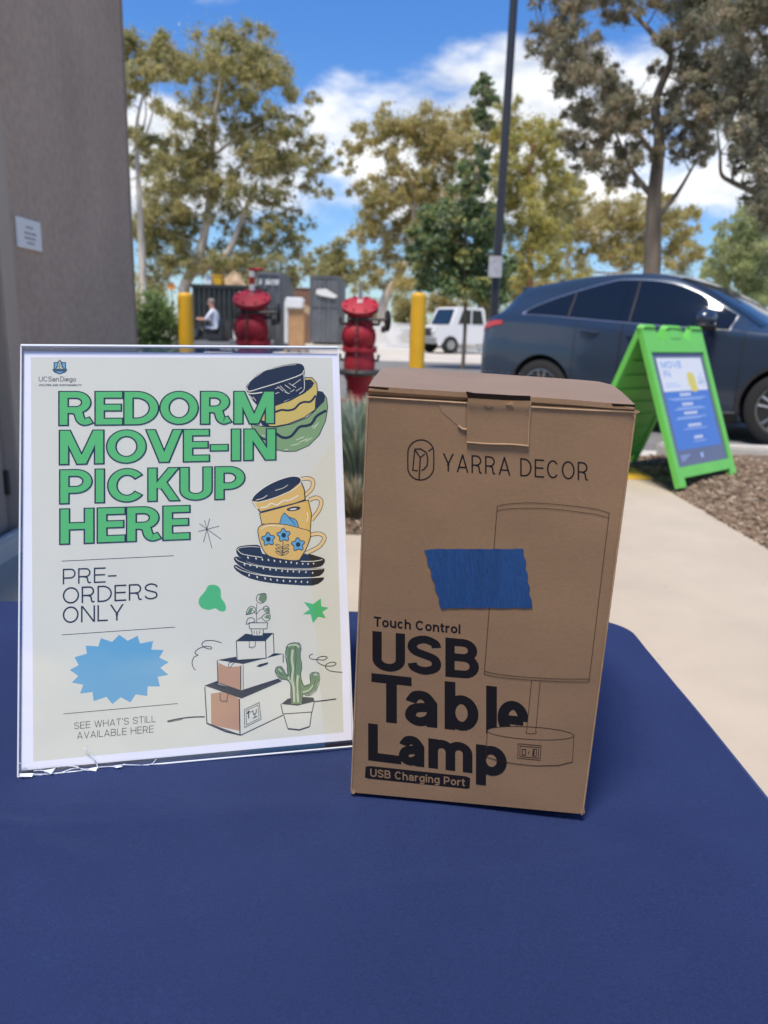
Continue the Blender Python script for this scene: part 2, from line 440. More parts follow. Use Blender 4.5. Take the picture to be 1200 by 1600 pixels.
def clip_y(poly, lo, hi):
    for s, y in ((1, lo), (-1, hi)):
        out = []
        for i in range(len(poly)):
            a, b = poly[i], poly[(i + 1) % len(poly)]
            ia, ib = s * (a[1] - y) >= 0, s * (b[1] - y) >= 0
            if ia: out.append(a)
            if ia != ib:
                t = (y - a[1]) / (b[1] - a[1]); out.append(a + (b - a) * t)
        poly = out
        if not poly: break
    return poly

class Ink:
    """flat print: polygons, strokes and letters laid on a plane, each piece a hair above the last"""
    def __init__(s, plane, level, mode='px'):
        s.pl, s.lv, s.mode, s.k = plane, level, mode, 0
        s.V, s.F = [], []
    def _put(s, V2, F, bump=True):
        lift = s.lv + 5e-6 * (s.k % 7); s.k += 1
        fn = s.pl.px if s.mode == 'px' else s.pl.uv
        b = len(s.V); s.V += [fn(p, lift) for p in V2]; s.F += [tuple(i + b for i in f) for f in F]
    def poly(s, pts):
        tri = tessellate_polygon([[Vector((p[0], p[1], 0)) for p in pts]])
        s._put(pts, [tuple(t) for t in tri]); return s
    def stroke(s, pts, w, closed=False, cap=0.0, sm=0):
        if sm: pts = smooth(pts, sm, closed)
        V, F = ribbon(pts, w, closed, cap)
        if V: s._put(V, F)
        return s
    def dot(s, c, rx, ry=None, rot=0):
        ry = ry or rx; t = math.radians(rot)
        s.poly([(c[0] + rx * math.cos(a) * math.cos(t) - ry * math.sin(a) * math.sin(t), c[1] + rx * math.cos(a) * math.sin(t) + ry * math.sin(a) * math.cos(t))
                for a in [2 * PI * i / 14 for i in range(14)]]); return s
    def text(s, txt, TL, BL, TR, BR, w, o=0.0, spans=None, gap=.13, X=.74, ax=1.0):
        TL, BL, TR, BR = [np.array(p, float) for p in (TL, BL, TR, BR)]
        capl = np.linalg.norm(TL - BL)
        if spans:
            x00, x11 = BL[0], BR[0]; tot = (x11 - x00) / capl
            items = [(ch, (a - x00) / capl, (b - a) / capl) for ch, (a, b) in zip(txt, spans)]
        else:
            x = 0; items = []
            for ch in txt:
                W = NATW.get(ch, .6) + (w if NATW.get(ch, .6) == 0 else w * .35 if ch != ' ' else 0)
                items.append((ch, x, W)); x += W + gap
            tot = x - gap
            want = np.linalg.norm(BR - BL) / capl; sc = want / tot     # stretch the letters, keep the stroke
            items = [(ch, a * sc, W * sc) for ch, a, W in items]; tot = want
        def mp2(p):
            u, v = p[0] * ax / tot, p[1]
            return (BL * (1 - u) + BR * u) * (1 - v) + (TL * (1 - u) + TR * u) * v
        for ch, x, W in items:
            if ch == ' ': continue
            for pts, closed, cap, clip in glyph(ch, W / ax, w, X):
                pts = [(p[0] + x / ax, p[1]) for p in pts]
                if clip:
                    if clip == 2:
                        p_, q_ = np.array(pts[0]), np.array(pts[1]); pts = [pts[0], tuple(q_ + nv(q_ - p_) * w * 1.2)]
                    V, F = ribbon(pts, w + 2 * o, False, w * 1.2 if clip == 1 else 0)
                    pl = clip_y([V[0], V[1], V[3], V[2]], 0 - o, 1 + o)
                    if len(pl) > 2: s._put([mp2(p) for p in pl], [tuple(range(len(pl)))])
                else:
                    V, F = ribbon(pts, w + 2 * o, closed, (w / 2 if cap else 0) + o)
                    if V: s._put([mp2(p) for p in V], F)
        return s
    def build(s, name, m, parent):
        o = obj(name, s.V, s.F, m, parent)
        return o
def Z(off, sc):                       # a traced crop: crop coordinates to photograph pixels
    return lambda *pts: [(off[0] + p[0] / sc, off[1] + p[1] / sc) for p in pts]

# ================================================================== THE SETTING
def sheet(name, x0, x1, y0, y1, z, m, nx=1, ny=1, parent=None):
    V = [(x0 + (x1 - x0) * i / nx, y0 + (y1 - y0) * j / ny, z) for j in range(ny + 1) for i in range(nx + 1)]
    F = [(j * (nx + 1) + i, j * (nx + 1) + i + 1, (j + 1) * (nx + 1) + i + 1, (j + 1) * (nx + 1) + i) for j in range(ny) for i in range(nx)]
    return obj(name, V, F, m, parent)
tag(sheet('ground', -900, 900, -60, 1500, -.016, M_lot), 'pale sunlit concrete ground of the far lot', kind='structure')
tag(sheet('road', -60, 60, 6.95, 25, -.008, M_asphalt), 'grey asphalt road behind the kerb', kind='structure')
tag(sheet('sidewalk', -1.66, 1.956, -5, 6.8, 0, M_concrete), 'cream concrete sidewalk beside the table', kind='structure')
# sidewalk joints: shallow dark saw cuts
# planting bed behind the table
tag(sheet('planting_bed', -1.66, .55, 3.72, 6.5, .006, M_soil), 'bare soil bed under the grassy plants', kind='structure')
# mulch bed, uneven
nx, ny = 60, 60
V = []; F = []
for j in range(ny + 1):
    for i in range(nx + 1):
        x = 1.95 + 8.0 * (i / nx) ** 1.3; y = -1 + 7.44 * j / ny
        edge = min(1.0, (x - 1.95) / .35)
        V.append((x, y, .006 + edge * (.035 + .018 * math.sin(3.1 * x + 1.7 * y) * math.sin(2.3 * y) + .012 * random.random())))
for j in range(ny):
    for i in range(nx):
        a = j * (nx + 1) + i; F.append((a, a + 1, a + nx + 2, a + nx + 1))
tag(obj('mulch_bed', V, F, M_soil, smooth=True), 'brown mulch bed between sidewalk and kerb', kind='structure')
def chips(name, n, x0, x1, y0, y1, mats_rgb, size, z0, label, pw=1.0):
    c = np.stack([x0 + (x1 - x0) * RNG.random(n) ** pw, y0 + (y1 - y0) * RNG.random(n), z0 + .03 * RNG.random(n)], 1)
    if pw > 1: c[:, 2] = c[:, 2] * np.clip((c[:, 0] - 1.93) / .3, .12, 1) + .012 * np.clip((c[:, 0] - 1.93) / .3, 0, 1)
    th = RNG.random(n) * 2 * PI; l = size * (.4 + RNG.random(n)); w = l * (.18 + .3 * RNG.random(n)); tl = (RNG.random(n) - .5) * .9
    u = np.stack([np.cos(th) * np.cos(tl), np.sin(th) * np.cos(tl), np.sin(tl)], 1) * l[:, None]
    v = np.stack([-np.sin(th), np.cos(th), (RNG.random(n) - .5) * .8], 1) * w[:, None]
    h = np.array([0, 0, .006])
    P = np.stack([c - u - v, c + u - v, c + u + v, c - u + v, c - u * .8 - v * .6 + h, c + u * .8 - v * .6 + h, c + u * .8 + v * .6 + h, c - u * .8 + v * .6 + h], 1).reshape(-1, 3)
    base = (np.arange(n) * 8)[:, None]
    Fq = np.concatenate([base + np.array(q)[None, :] for q in ((4, 5, 6, 7), (0, 1, 5, 4), (1, 2, 6, 5), (2, 3, 7, 6), (3, 0, 4, 7))], 1).reshape(-1, 4)
    cols = np.array(mats_rgb)[RNG.integers(0, len(mats_rgb), n)] * (.7 + .6 * RNG.random((n, 1)))
    return fastmesh(name, P, Fq, np.repeat(cols, 8, 0), M_chip, label)
def fastmesh(name, P, Fq, cols, m, label=None, parent=None):
    me = bpy.data.meshes.new(name)
    nv_, nf = len(P), len(Fq)
    me.vertices.add(nv_); me.vertices.foreach_set('co', np.asarray(P, np.float32).ravel())
    k = Fq.shape[1]
    me.loops.add(nf * k); me.loops.foreach_set('vertex_index', Fq.astype(np.int32).ravel())
    me.polygons.add(nf); me.polygons.foreach_set('loop_start', (np.arange(nf) * k).astype(np.int32))
    me.update(calc_edges=True)
    at_ = me.attributes.new('tint', 'FLOAT_COLOR', 'POINT')
    at_.data.foreach_set('color', np.concatenate([cols, np.ones((nv_, 1))], 1).astype(np.float32).ravel())
    me.materials.append(m)
    o = bpy.data.objects.new(name, me); link(o, parent)
    if label: o['label'] = label
    return o
M_chip = bpy.data.materials.new('wood_chip'); M_chip.use_nodes = True
_n = M_chip.node_tree; _a = _n.nodes.new('ShaderNodeAttribute'); _a.attribute_name = 'tint'
_n.links.new(_a.outputs['Color'], _n.nodes['Principled BSDF'].inputs['Base Color']); _n.nodes['Principled BSDF'].inputs['Roughness'].default_value = .9
CH = [(.17, .112, .068), (.23, .165, .11), (.10, .066, .042), (.31, .245, .18), (.14, .096, .064)]
tag(chips('wood_chips', 36000, 1.945, 6.0, 2.6, 6.3, CH, .021, .022, 'shredded wood chips scattered over the mulch bed', 1.4), None, kind='stuff')
tag(chips('dry_litter', 5000, -1.5, .6, 3.72, 5.2, CH, .02, .0, 'dry leaf litter under the grassy plants'), None, kind='stuff')

# kerb with pale top, running along the road, split at its casting joints
kerb = thing('kerb', (2.3, 6.45, 0), 'pale concrete kerb between mulch bed and road', 'kerb')
kerb['kind'] = 'structure'; del kerb['category']
x = 2.36
for i in range(5):
    MB().bbox((x, 6.44, -.02), (x + 2.39, 6.62, .125), .018).build('kerb_stone', M_curb, kerb, True); x += 2.4
tag(sheet('gutter', 2.0, 40, 6.62, 6.95, -.004, M_curb), 'concrete gutter strip along the kerb', kind='structure')
# yellow tactile pad of the kerb ramp with raised domes
pad = thing('tactile_pad', (1.7, 5.9, 0), 'yellow tactile ramp pad under the back of the green sandwich board', 'tactile pad')
MB().bbox((1.0, 5.46, -.004), (2.36, 6.36, .012), .004).build('plate', M_yellowpad, pad)
dm = MB()
for i in range(22):
    for j in range(15): dm.lathe([(.014, 0), (.011, .005), (.002, .0055)], (1.03 + i * .061, 5.49 + j * .06, .0118), n=8)
dm.build('dome_field', M_yellowpad, pad, True)['kind'] = 'stuff'

# ------------------------------------------------------------------ building on the left
WX = -1.66
bld = thing('stucco_building', (-3, 0, 0), 'taupe stucco building wall with painted door', 'building')
yE = on_x(216, 535, WX)[1]
yD = on_x(30, 560, WX)[1]
b = MB(); b.box((-7, yD, -.02), (WX, yE - .05, 4.6)); b.box((-7, 2.2, 2.25), (WX - .001, yD - .0005, 4.6)); b.box((-7, -8, -.02), (WX, 2.2 - .0005, 4.6)); b.box((-7, 2.2, -.02), (-1.9, yD - .001, 2.249))
b.build('wall', M_stucco, bld)
MB().bbox((-7, yE - .0495, -.02), (WX + .004, yE, 4.6), .02).build('corner_bead', M_stucco, bld, True)
MB().bbox((WX + .001, -8, -.01), (WX + .05, yE - .02, .10), .012).build('base_trim', M_trim, bld, True)
fr = MB(); fr.bbox((WX - .12, yD - .13, 0), (WX + .014, yD - .001, 2.24), .006); fr.bbox((WX - .12, 2.21, 2.12), (WX + .014, yD - .1305, 2.24), .006); fr.bbox((WX - .12, 2.21, 0), (WX + .014, 2.33, 2.119), .006)
fr.build('door_frame', M_doorframe, bld)
dr = MB().bbox((WX - .10, 2.335, .01), (WX - .045, yD - .135, 2.115), .004).build('door', M_door, bld)
for zc in (.3, 1.06, 1.9):
    MB().tube([(WX - .035, yD - .14, zc - .055), (WX - .035, yD - .14, zc + .055)], .011, 10).build('hinge', M_dark, dr)
# small plaque on the wall
c00, c10, c11, c01 = [on_x(*p, WX) for p in ((24, 388), (62, 391), (60, 347), (22, 338))]
y0_, y1_ = (c00[1] + c01[1]) / 2, (c10[1] + c11[1]) / 2
z0_, z1_ = c10[2] * .5 + c00[2] * .5, c01[2] * .5 + c11[2] * .5
pq = thing('wall_plaque', (WX, (y0_ + y1_) / 2, z0_), 'small white plaque with grey lettering on the taupe stucco wall', 'plaque')
MB().bbox((WX + .001, y0_, z0_), (WX + .012, y1_, z1_), .003).build('plate', M_white, pq)
M_greyink = mat('grey_ink', (.22, .22, .23), .6)
ppl = Plane((WX + .0125, y0_, z0_), (0, 1, 0), (0, 0, 1))
ik = Ink(ppl, .0, 'uv'); wd, hg = y1_ - y0_, z1_ - z0_
for r_, (a, b_, c_) in enumerate(((.36, .64, .72), (.28, .76, .52), (.28, .74, .36), (.36, .66, .2))):
    x_ = a
    while x_ < b_ - .03:
        k_ = random.uniform(.05, .1); ik.stroke([(wd * x_, hg * c_), (wd * min(b_, x_ + k_), hg * c_)], hg * .075); x_ += k_ + .025
ik.build('plaque_text', M_greyink, pq)

# ================================================================== THE TABLE
TZ = .74
TX0, TX1, TY0, TY1 = -1.5, .252, -.03, .738
M_ply = mat('table_plastic', (.55, .55, .54), .6)
tb = thing('folding_table', (-.6, .35, 0), 'folding table hidden under the navy cloth', 'table')
MB().bbox((TX0 + .012, TY0 + .012, TZ - .047), (TX1 - .012, TY1 - .012, TZ - .006), .012).build('table_top', M_ply, tb)
for lx in (TX0 + .25, TX1 - .25):
    for ly in (TY0 + .08, TY1 - .08):
        MB().tube([(lx, ly, 0), (lx, ly, TZ - .045)], .014, 10).build('leg', M_steel, tb)
# cloth: a rounded outline carried down from the edge in folds
def cloth():
    n_side = 260
    rc = .045
    pts = []
    def seg(a, b, n): return [(a[0] + (b[0] - a[0]) * i / n, a[1] + (b[1] - a[1]) * i / n) for i in range(n)]
    def cor(cx, cy, a0, n=14): return [(cx + rc * math.cos(a0 + PI / 2 * i / n), cy + rc * math.sin(a0 + PI / 2 * i / n)) for i in range(n)]
    pts += seg((TX0 + rc, TY0), (TX1 - rc, TY0), 120) + cor(TX1 - rc, TY0 + rc, -PI / 2)
    pts += seg((TX1, TY0 + rc), (TX1, TY1 - rc), 70) + cor(TX1 - rc, TY1 - rc, 0)
    pts += seg((TX1 - rc, TY1), (TX0 + rc, TY1), 120) + cor(TX0 + rc, TY1 - rc, PI / 2)
    pts += seg((TX0, TY1 - rc), (TX0, TY0 + rc), 70) + cor(TX0 + rc, TY0 + rc, PI)
    n = len(pts); V = []; F = []
    P = np.array(pts)
    T = np.roll(P, -1, 0) - np.roll(P, 1, 0); T /= np.linalg.norm(T, axis=1)[:, None]
    Nn = np.stack([T[:, 1], -T[:, 0]], 1)
    s = np.cumsum(np.linalg.norm(np.roll(P, -1, 0) - P, axis=1))
    fold = np.sin(s * 2 * PI / .21) * .6 + np.sin(s * 2 * PI / .34 + 1.3) * .4
    # bulge where the corner of the cloth hangs as a cone
    cornr = np.zeros(n)
    for cxy in ((TX1, TY1), (TX1, TY0), (TX0, TY1), (TX0, TY0)):
        cornr += np.exp(-(np.hypot(P[:, 0] - cxy[0], P[:, 1] - cxy[1]) / .09) ** 2)
    levels = [(-.004, 0.0), (0, -.0025), (.0022, -.006), (.003, -.014)] + [(.004 + .022 * t ** .9, -.014 - .60 * t) for t in np.linspace(.06, 1, 16)]
    rings = []
    for k, (off, dz) in enumerate(levels):
        amp = max(0, -dz - .02) * .07
        q = P + Nn * (off + amp * fold + cornr * max(0, -dz - .01) * .18 - (.012 * cornr if k < 2 else 0))[:, None]
        rings.append([(x_, y_, TZ + dz - (.004 * cornr[i] if k < 2 else .002 * cornr[i])) for i, (x_, y_) in enumerate(q)])
    for r in rings: V += r
    for k in range(len(rings) - 1):
        for i in range(n):
            F.append((k * n + i, (k + 1) * n + i, (k + 1) * n + (i + 1) % n, k * n + (i + 1) % n))
    # the flat top: a grid with slack waves, fused to the first ring by a triangulated border
    def zt(x_, y_):
        e_ = min(1, min(TX1 - x_, x_ - TX0, TY1 - y_, y_ - TY0) / .05)
        w_ = .0013 * math.sin(9 * x_ + 5 * y_ + 2 * math.sin(6 * y_)) + .0010 * math.sin(23 * x_ - 13 * y_ + 1.5 * math.sin(11 * x_)) + .0004 * math.sin(61 * x_ + 37 * y_ + 2 * math.sin(17 * y_)) + .0011 * math.exp(-((y_ - .405 - .05 * x_) / .012) ** 2)
        for (cx, cy, dx, dy, L_, h_, wd_) in ((-.26, .40, .9, -.42, .10, .0032, .008), (-.30, .37, 1, -.1, .12, .0026, .010), (-.22, .372, 1, .16, .09, .0018, .006), (.09, .36, 1, .25, .16, .0009, .006), (.16, .60, .3, 1, .12, .0010, .008), (-.15, .30, 1, -.3, .2, .0008, .010), (.08, .45, 1, .3, .18, .0006, .012)):
            l_ = math.hypot(dx, dy); ux, uy = dx / l_, dy / l_
            a_ = (x_ - cx) * ux + (y_ - cy) * uy; c_ = -(x_ - cx) * uy + (y_ - cy) * ux
            w_ += h_ * math.exp(-(a_ / L_) ** 2 - (c_ / wd_) ** 2)
        under = 0.0
        for (ax, ay, bx_, by_) in ((SG['BL'][0], SG['BL'][1], SG['BR'][0], SG['BR'][1]),):
            pass
        return TZ + e_ * w_
    gx, gy = 330, 190
    xs = np.linspace(TX0 + .004, TX1 - .004, gx); ys = np.linspace(TY0 + .004, TY1 - .004, gy)
    b0 = len(V)
    cx_, cy_ = TX1 - rc, TY1 - rc
    for y_ in ys:
        for x_ in xs:
            # pull grid corners onto the rounded outline
            X_, Y_ = x_, y_
            for (ax, sx) in ((TX1 - rc, 1), (TX0 + rc, -1)):
                for (ay, sy) in ((TY1 - rc, 1), (TY0 + rc, -1)):
                    dx, dy = (X_ - ax) * sx, (Y_ - ay) * sy
                    if dx > 0 and dy > 0:
                        m_ = max(dx, dy); l_ = math.hypot(dx, dy)
                        f_ = m_ / l_
                        X_, Y_ = ax + sx * dx * f_, ay + sy * dy * f_
            V.append((X_, Y_, zt(X_, Y_)))
    for j in range(gy - 1):
        for i in range(gx - 1):
            a = b0 + j * gx + i; F.append((a, a + 1, a + gx + 1, a + gx))
    return V, F
# sign holder pose, from its four corners in the photograph
SG = {}
SG['BL'] = on_z(28, 1213, TZ + .002); SG['BR'] = on_z(551, 1166, TZ + .002)
M_cloth = mat('navy_cloth', (.026, .042, .165), .8, sheen=.24, spec=.2, bump=.9, bscale=1100, bdist=.0008)
_p = M_cloth.node_tree.nodes['Principled BSDF']
_p.inputs['Sheen Tint'].default_value = (.35, .45, .95, 1); _p.inputs['Sheen Roughness'].default_value = .45
# lint: a few pale specks in the weave, and faint worn paler patches
_n, _l = M_cloth.node_tree.nodes, M_cloth.node_tree.links
vo = _n.new('ShaderNodeTexVoronoi'); vo.inputs['Scale'].default_value = 34
_co = [q for q in _n if q.type == 'TEX_COORD'][0]
_l.new(_co.outputs['Object'], vo.inputs['Vector'])
lt = _n.new('ShaderNodeMath'); lt.operation = 'LESS_THAN'; lt.inputs[1].default_value = .019
_l.new(vo.outputs['Distance'], lt.inputs[0])
sepc = _n.new('ShaderNodeSeparateColor'); _l.new(vo.outputs['Color'], sepc.inputs[0])
g2 = _n.new('ShaderNodeMath'); g2.operation = 'GREATER_THAN'; g2.inputs[1].default_value = .86; _l.new(sepc.outputs[0], g2.inputs[0])
ml = _n.new('ShaderNodeMath'); ml.operation = 'MULTIPLY'; _l.new(lt.outputs[0], ml.inputs[0]); _l.new(g2.outputs[0], ml.inputs[1])
wn = _n.new('ShaderNodeTexNoise'); wn.inputs['Scale'].default_value = 7; wn.inputs['Detail'].default_value = 8; wn.inputs['Roughness'].default_value = .65
_l.new(_co.outputs['Object'], wn.inputs['Vector'])
wr = _n.new('ShaderNodeValToRGB'); wr.color_ramp.elements[0].position = .3; wr.color_ramp.elements[0].color = (.0088, .0185, .074, 1)
wr.color_ramp.elements[1].position = .72; wr.color_ramp.elements[1].color = (.0125, .0245, .092, 1)
_l.new(wn.outputs[0], wr.inputs[0])
mxc = _n.new('ShaderNodeMix'); mxc.data_type = 'RGBA'; _l.new(ml.outputs[0], mxc.inputs['Factor'])
_l.new(wr.outputs[0], mxc.inputs[6]); mxc.inputs[7].default_value = (.35, .38, .5, 1); _l.new(mxc.outputs[2], _p.inputs['Base Color'])
cV, cF = cloth()
tag(obj('tablecloth', cV, cF, M_cloth, smooth=True), 'plain navy blue cloth draped over the table', 'tablecloth')

# ================================================================== ACRYLIC SIGN HOLDER AND POSTER
uS = nv(np.array([SG['BR'][0] - SG['BL'][0], SG['BR'][1] - SG['BL'][1], 0]))
nb = np.array([-uS[1], uS[0], 0])
lean = math.radians(20.9)
vS = nv(np.array([0, 0, 1]) * math.cos(lean) + nb * math.sin(lean))
FRONT = Plane(SG['BL'], uS, vS)                  # outer front face of the holder
def F_(p, l=0): return FRONT.px(p, l)
M_acr = glass('clear_acrylic', (.985, .99, .995), base=.045)
M_acr_edge = mat('acrylic_edge', (.62, .66, .72), .12, spec=.8)
hol = thing('sign_holder', SG['BL'], 'clear acrylic slanted sign holder standing on the navy cloth', 'sign holder')
cTL, cTR, cBL, cBR = (33, 540), (528, 543), (28, 1214), (552, 1166)
def slab(c4, l0, l1):
    mb = MB(); P0 = [F_(c, l0) for c in c4]; P1 = [F_(c, l1) for c in c4]
    mb.add(P0 + P1, [(0, 1, 2, 3), (7, 6, 5, 4), (0, 4, 5, 1), (1, 5, 6, 2), (2, 6, 7, 3), (3, 7, 4, 0)]); return mb
slab([cTL, cTR, cBR, cBL], -.0016, 0).build('front_sheet', M_acr, hol)
slab([cTL, cTR, cBR, cBL], -.0046, -.003).build('back_sheet', M_acr, hol)
# polished rims catch the light
def rim(a, b_, w=.0012, l=.0003):
    p, q = F_(a, l), F_(b_, l); return MB().tube([p, q], w * .5, 6)
for a, b_ in ((cTL, cTR), (cTL, cBL), (cTR, cBR), (cBL, cBR)):
    rim(a, b_, .0024 if (a, b_) == (cTL, cTR) else .0011).build('rim', M_acr_edge, hol, True)
ft = MB()
o0, o1 = SG['BL'] - vS * 0, SG['BR']
bk = nb * .085
P0 = [o0 - FRONT.n * .003, o1 - FRONT.n * .003, o1 + bk, o0 + bk]
for p in P0: p[2] = TZ + .0032
P1 = [p + np.array([0, 0, .002]) for p in P0]
ft.add(P0 + P1, [(3, 2, 1, 0), (4, 5, 6, 7), (0, 1, 5, 4), (1, 2, 6, 5), (2, 3, 7, 6), (3, 0, 4, 7)])
ft.build('foot', M_acr, hol)
# the cracked lower left edge: curls of clear film and broken rim pieces
M_film = mat('crazed_acrylic', (.55, .6, .7), .15, spec=.8)
ZC = Z((20, 850), 4.0); ZA = Z((20, 530), 4.0); ZB = Z((270, 540), 4.0); ZD = Z((270, 850), 4.0)
film = [ZC((130, 1418), (190, 1415), (235, 1440), (265, 1400)), ZC((35, 1450), (80, 1458), (130, 1440), (270, 1435), (390, 1400), (440, 1410), (520, 1422)),
        ZC((270, 1385), (390, 1390), (440, 1408), (530, 1395)), ZC((440, 1270), (500, 1330), (530, 1390), (530, 1420)), ZC((620, 1390), (690, 1380), (850, 1380), (895, 1345)),
        ZC((30, 1370), (70, 1372)), ZC((530, 1395), (620, 1390), (650, 1395), (700, 1375))]
for q in film:
    mb = MB(); mb.tube([F_(p, .0012 + .0008 * math.sin(i * 2.1)) for i, p in enumerate(smooth(q, 3))], [.00018 + .0002 * abs(math.sin(i * 1.3)) for i in range(len(smooth(q, 3)))], 5)
    mb.build('crack', M_film, hol, True)
for tri_ in (ZC((190, 1415), (265, 1400), (240, 1438)), ZC((440, 1408), (530, 1395), (520, 1420)), ZC((620, 1390), (650, 1380), (690, 1390), (650, 1400)), ZC((40, 1435), (130, 1432), (120, 1455), (45, 1455))):
    obj('chip', [F_(p, .0010 + .0012 * i) for i, p in enumerate(tri_)], [tuple(range(len(tri_)))], M_film, hol)

# the poster inside
M_paper = mat('poster_paper', (.70, .71, .82), .8, var=.02, vscale=30)
M_panel = mat('poster_panel', (.565, .57, .505), .8, var=.02, vscale=25)
pst = thing('poster', FRONT.px((40, 1200), -.0024), 'pickup poster with green lettering and bowl drawings, inside the acrylic holder', 'poster')
LP = -.0023
def pslab(c4, l0, l1):
    return slab(c4, l0, l1)
pslab([(37, 549), (529, 553), (550, 1156), (33, 1204)], LP - .0003, LP).build('sheet', M_paper, pst)
def ink(lv): return Ink(FRONT, LP + lv * 3.6e-5)
ik = ink(.5); ik.poly([(48, 558), (519, 559), (537, 1144), (52, 1190)]); ik.build('printed_ground', M_panel, pst)
IK = dict(
    green=mat('print_green', (.065, .40, .10), .7), charcoal=mat('print_charcoal', (.017, .018, .022), .9, spec=.15), yellow=mat('print_yellow', (.52, .40, .07), .7),
    mug=mat('print_mug_yellow', (.60, .39, .075), .7), olive=mat('print_olive_green', (.17, .29, .10), .7), blue=mat('print_blue', (.095, .31, .50), .7),
    cream=mat('print_cream', (.68, .66, .55), .7), brown=mat('print_brown', (.40, .22, .125), .7), leafg=mat('print_leaf_green', (.12, .20, .07), .7), teal=mat('print_teal', (.015, .05, .085), .7),
    peach=mat('print_peach', (.66, .48, .24), .7), blob=mat('print_blob_green', (.05, .39, .13), .7), pale=mat('print_pale_green', (.42, .48, .33), .7))
_cnt = {}
LAYER = {}
def flush(name, key, lv, fn):
    k = ink(lv); fn(k); return k.build(name, IK[key], pst)
# bowls
b1 = smooth(ZB((458, 270), (475, 230), (540, 175), (640, 135), (740, 114), (800, 115), (822, 140), (824, 200), (828, 270), (790, 305), (700, 345), (600, 380), (540, 380), (490, 330)), 3, True)
b2 = ZB((825, 200), (870, 200), (900, 235), (905, 290), (893, 340), (890, 400), (820, 450), (720, 490), (640, 505), (580, 505), (555, 470), (545, 400), (640, 370), (730, 345), (830, 290))
b3 = ZB((905, 285), (935, 290), (962, 330), (968, 390), (955, 470), (915, 560), (850, 625), (770, 660), (700, 662), (640, 650), (560, 610), (510, 560), (488, 490), (560, 505), (640, 510), (740, 490), (840, 450), (890, 405))
flush('bowl_print_green', 'olive', 1, lambda k: k.poly(b3))
def _a(k):
    k.stroke(b3, 1.3, True)
    k.poly(ZB((898, 290), (932, 286), (952, 320), (946, 350), (893, 402), (893, 340)))
    k.stroke(ZB((640, 545), (690, 575), (740, 565), (790, 510), (840, 500), (870, 485), (900, 440), (960, 405)), 4.2, sm=5)
    k.stroke(ZB((490, 520), (520, 545), (560, 580), (600, 590)), 3.0, sm=4)
flush('bowl_print_green_lines', 'charcoal', 2, _a)
def _a(k):
    for a, b_ in (((770, 590), (820, 570)), ((790, 605), (845, 580)), ((740, 625), (790, 612)), ((830, 600), (872, 575)), ((880, 520), (910, 480)), ((890, 500), (905, 490)), ((700, 650), (720, 650)), ((555, 560), (575, 565)), ((870, 510), (882, 500))):
        k.stroke(ZB(a, b_), .9)
flush('bowl_print_green_glints', 'cream', 2, _a)
flush('bowl_print_yellow', 'yellow', 3, lambda k: k.poly(b2))
def _a(k):
    k.stroke(b2, 1.3, True)
    k.poly(ZB((630, 340), (700, 350), (800, 302), (830, 270), (826, 214), (862, 212), (884, 234), (868, 262), (820, 300), (720, 348), (630, 382)))
    k.stroke(ZB((640, 415), (680, 402), (720, 405), (760, 395), (790, 365), (820, 352), (860, 350), (893, 312)), 3.2, sm=5)
    k.poly(ZB((540, 462), (570, 470), (610, 505), (560, 500)))
flush('bowl_print_yellow_lines', 'charcoal', 4, _a)
flush('bowl_print_dark', 'charcoal', 5, lambda k: k.poly(b1))
def _a(k):
    k.stroke(ZB((462, 262), (478, 285), (560, 262), (640, 238), (740, 205), (806, 178), (818, 155)), 1.3, sm=4)
    k.stroke(ZB((470, 296), (500, 300), (560, 292)), 1.6, sm=3); k.stroke(ZB((465, 255), (490, 215), (560, 168)), .7, sm=3)
    k.stroke(ZB((818, 175), (822, 270), (790, 300)), .9, sm=3); k.stroke(ZB((600, 150), (700, 125), (770, 118)), .7, sm=3)
    for a, b_ in (((655, 255), (690, 285)), ((670, 250), (720, 300)), ((700, 245), (735, 270)), ((725, 235), (770, 262)), ((735, 290), (760, 275)), ((745, 250), (800, 210)), ((640, 270), (660, 262)), ((700, 290), (730, 300)), ((770, 285), (805, 262)), ((500, 320), (520, 345)), ((480, 312), (500, 335)), ((640, 300), (665, 292))):
        k.stroke(ZB(a, b_), .8)
flush('bowl_print_dark_glints', 'cream', 6, _a)
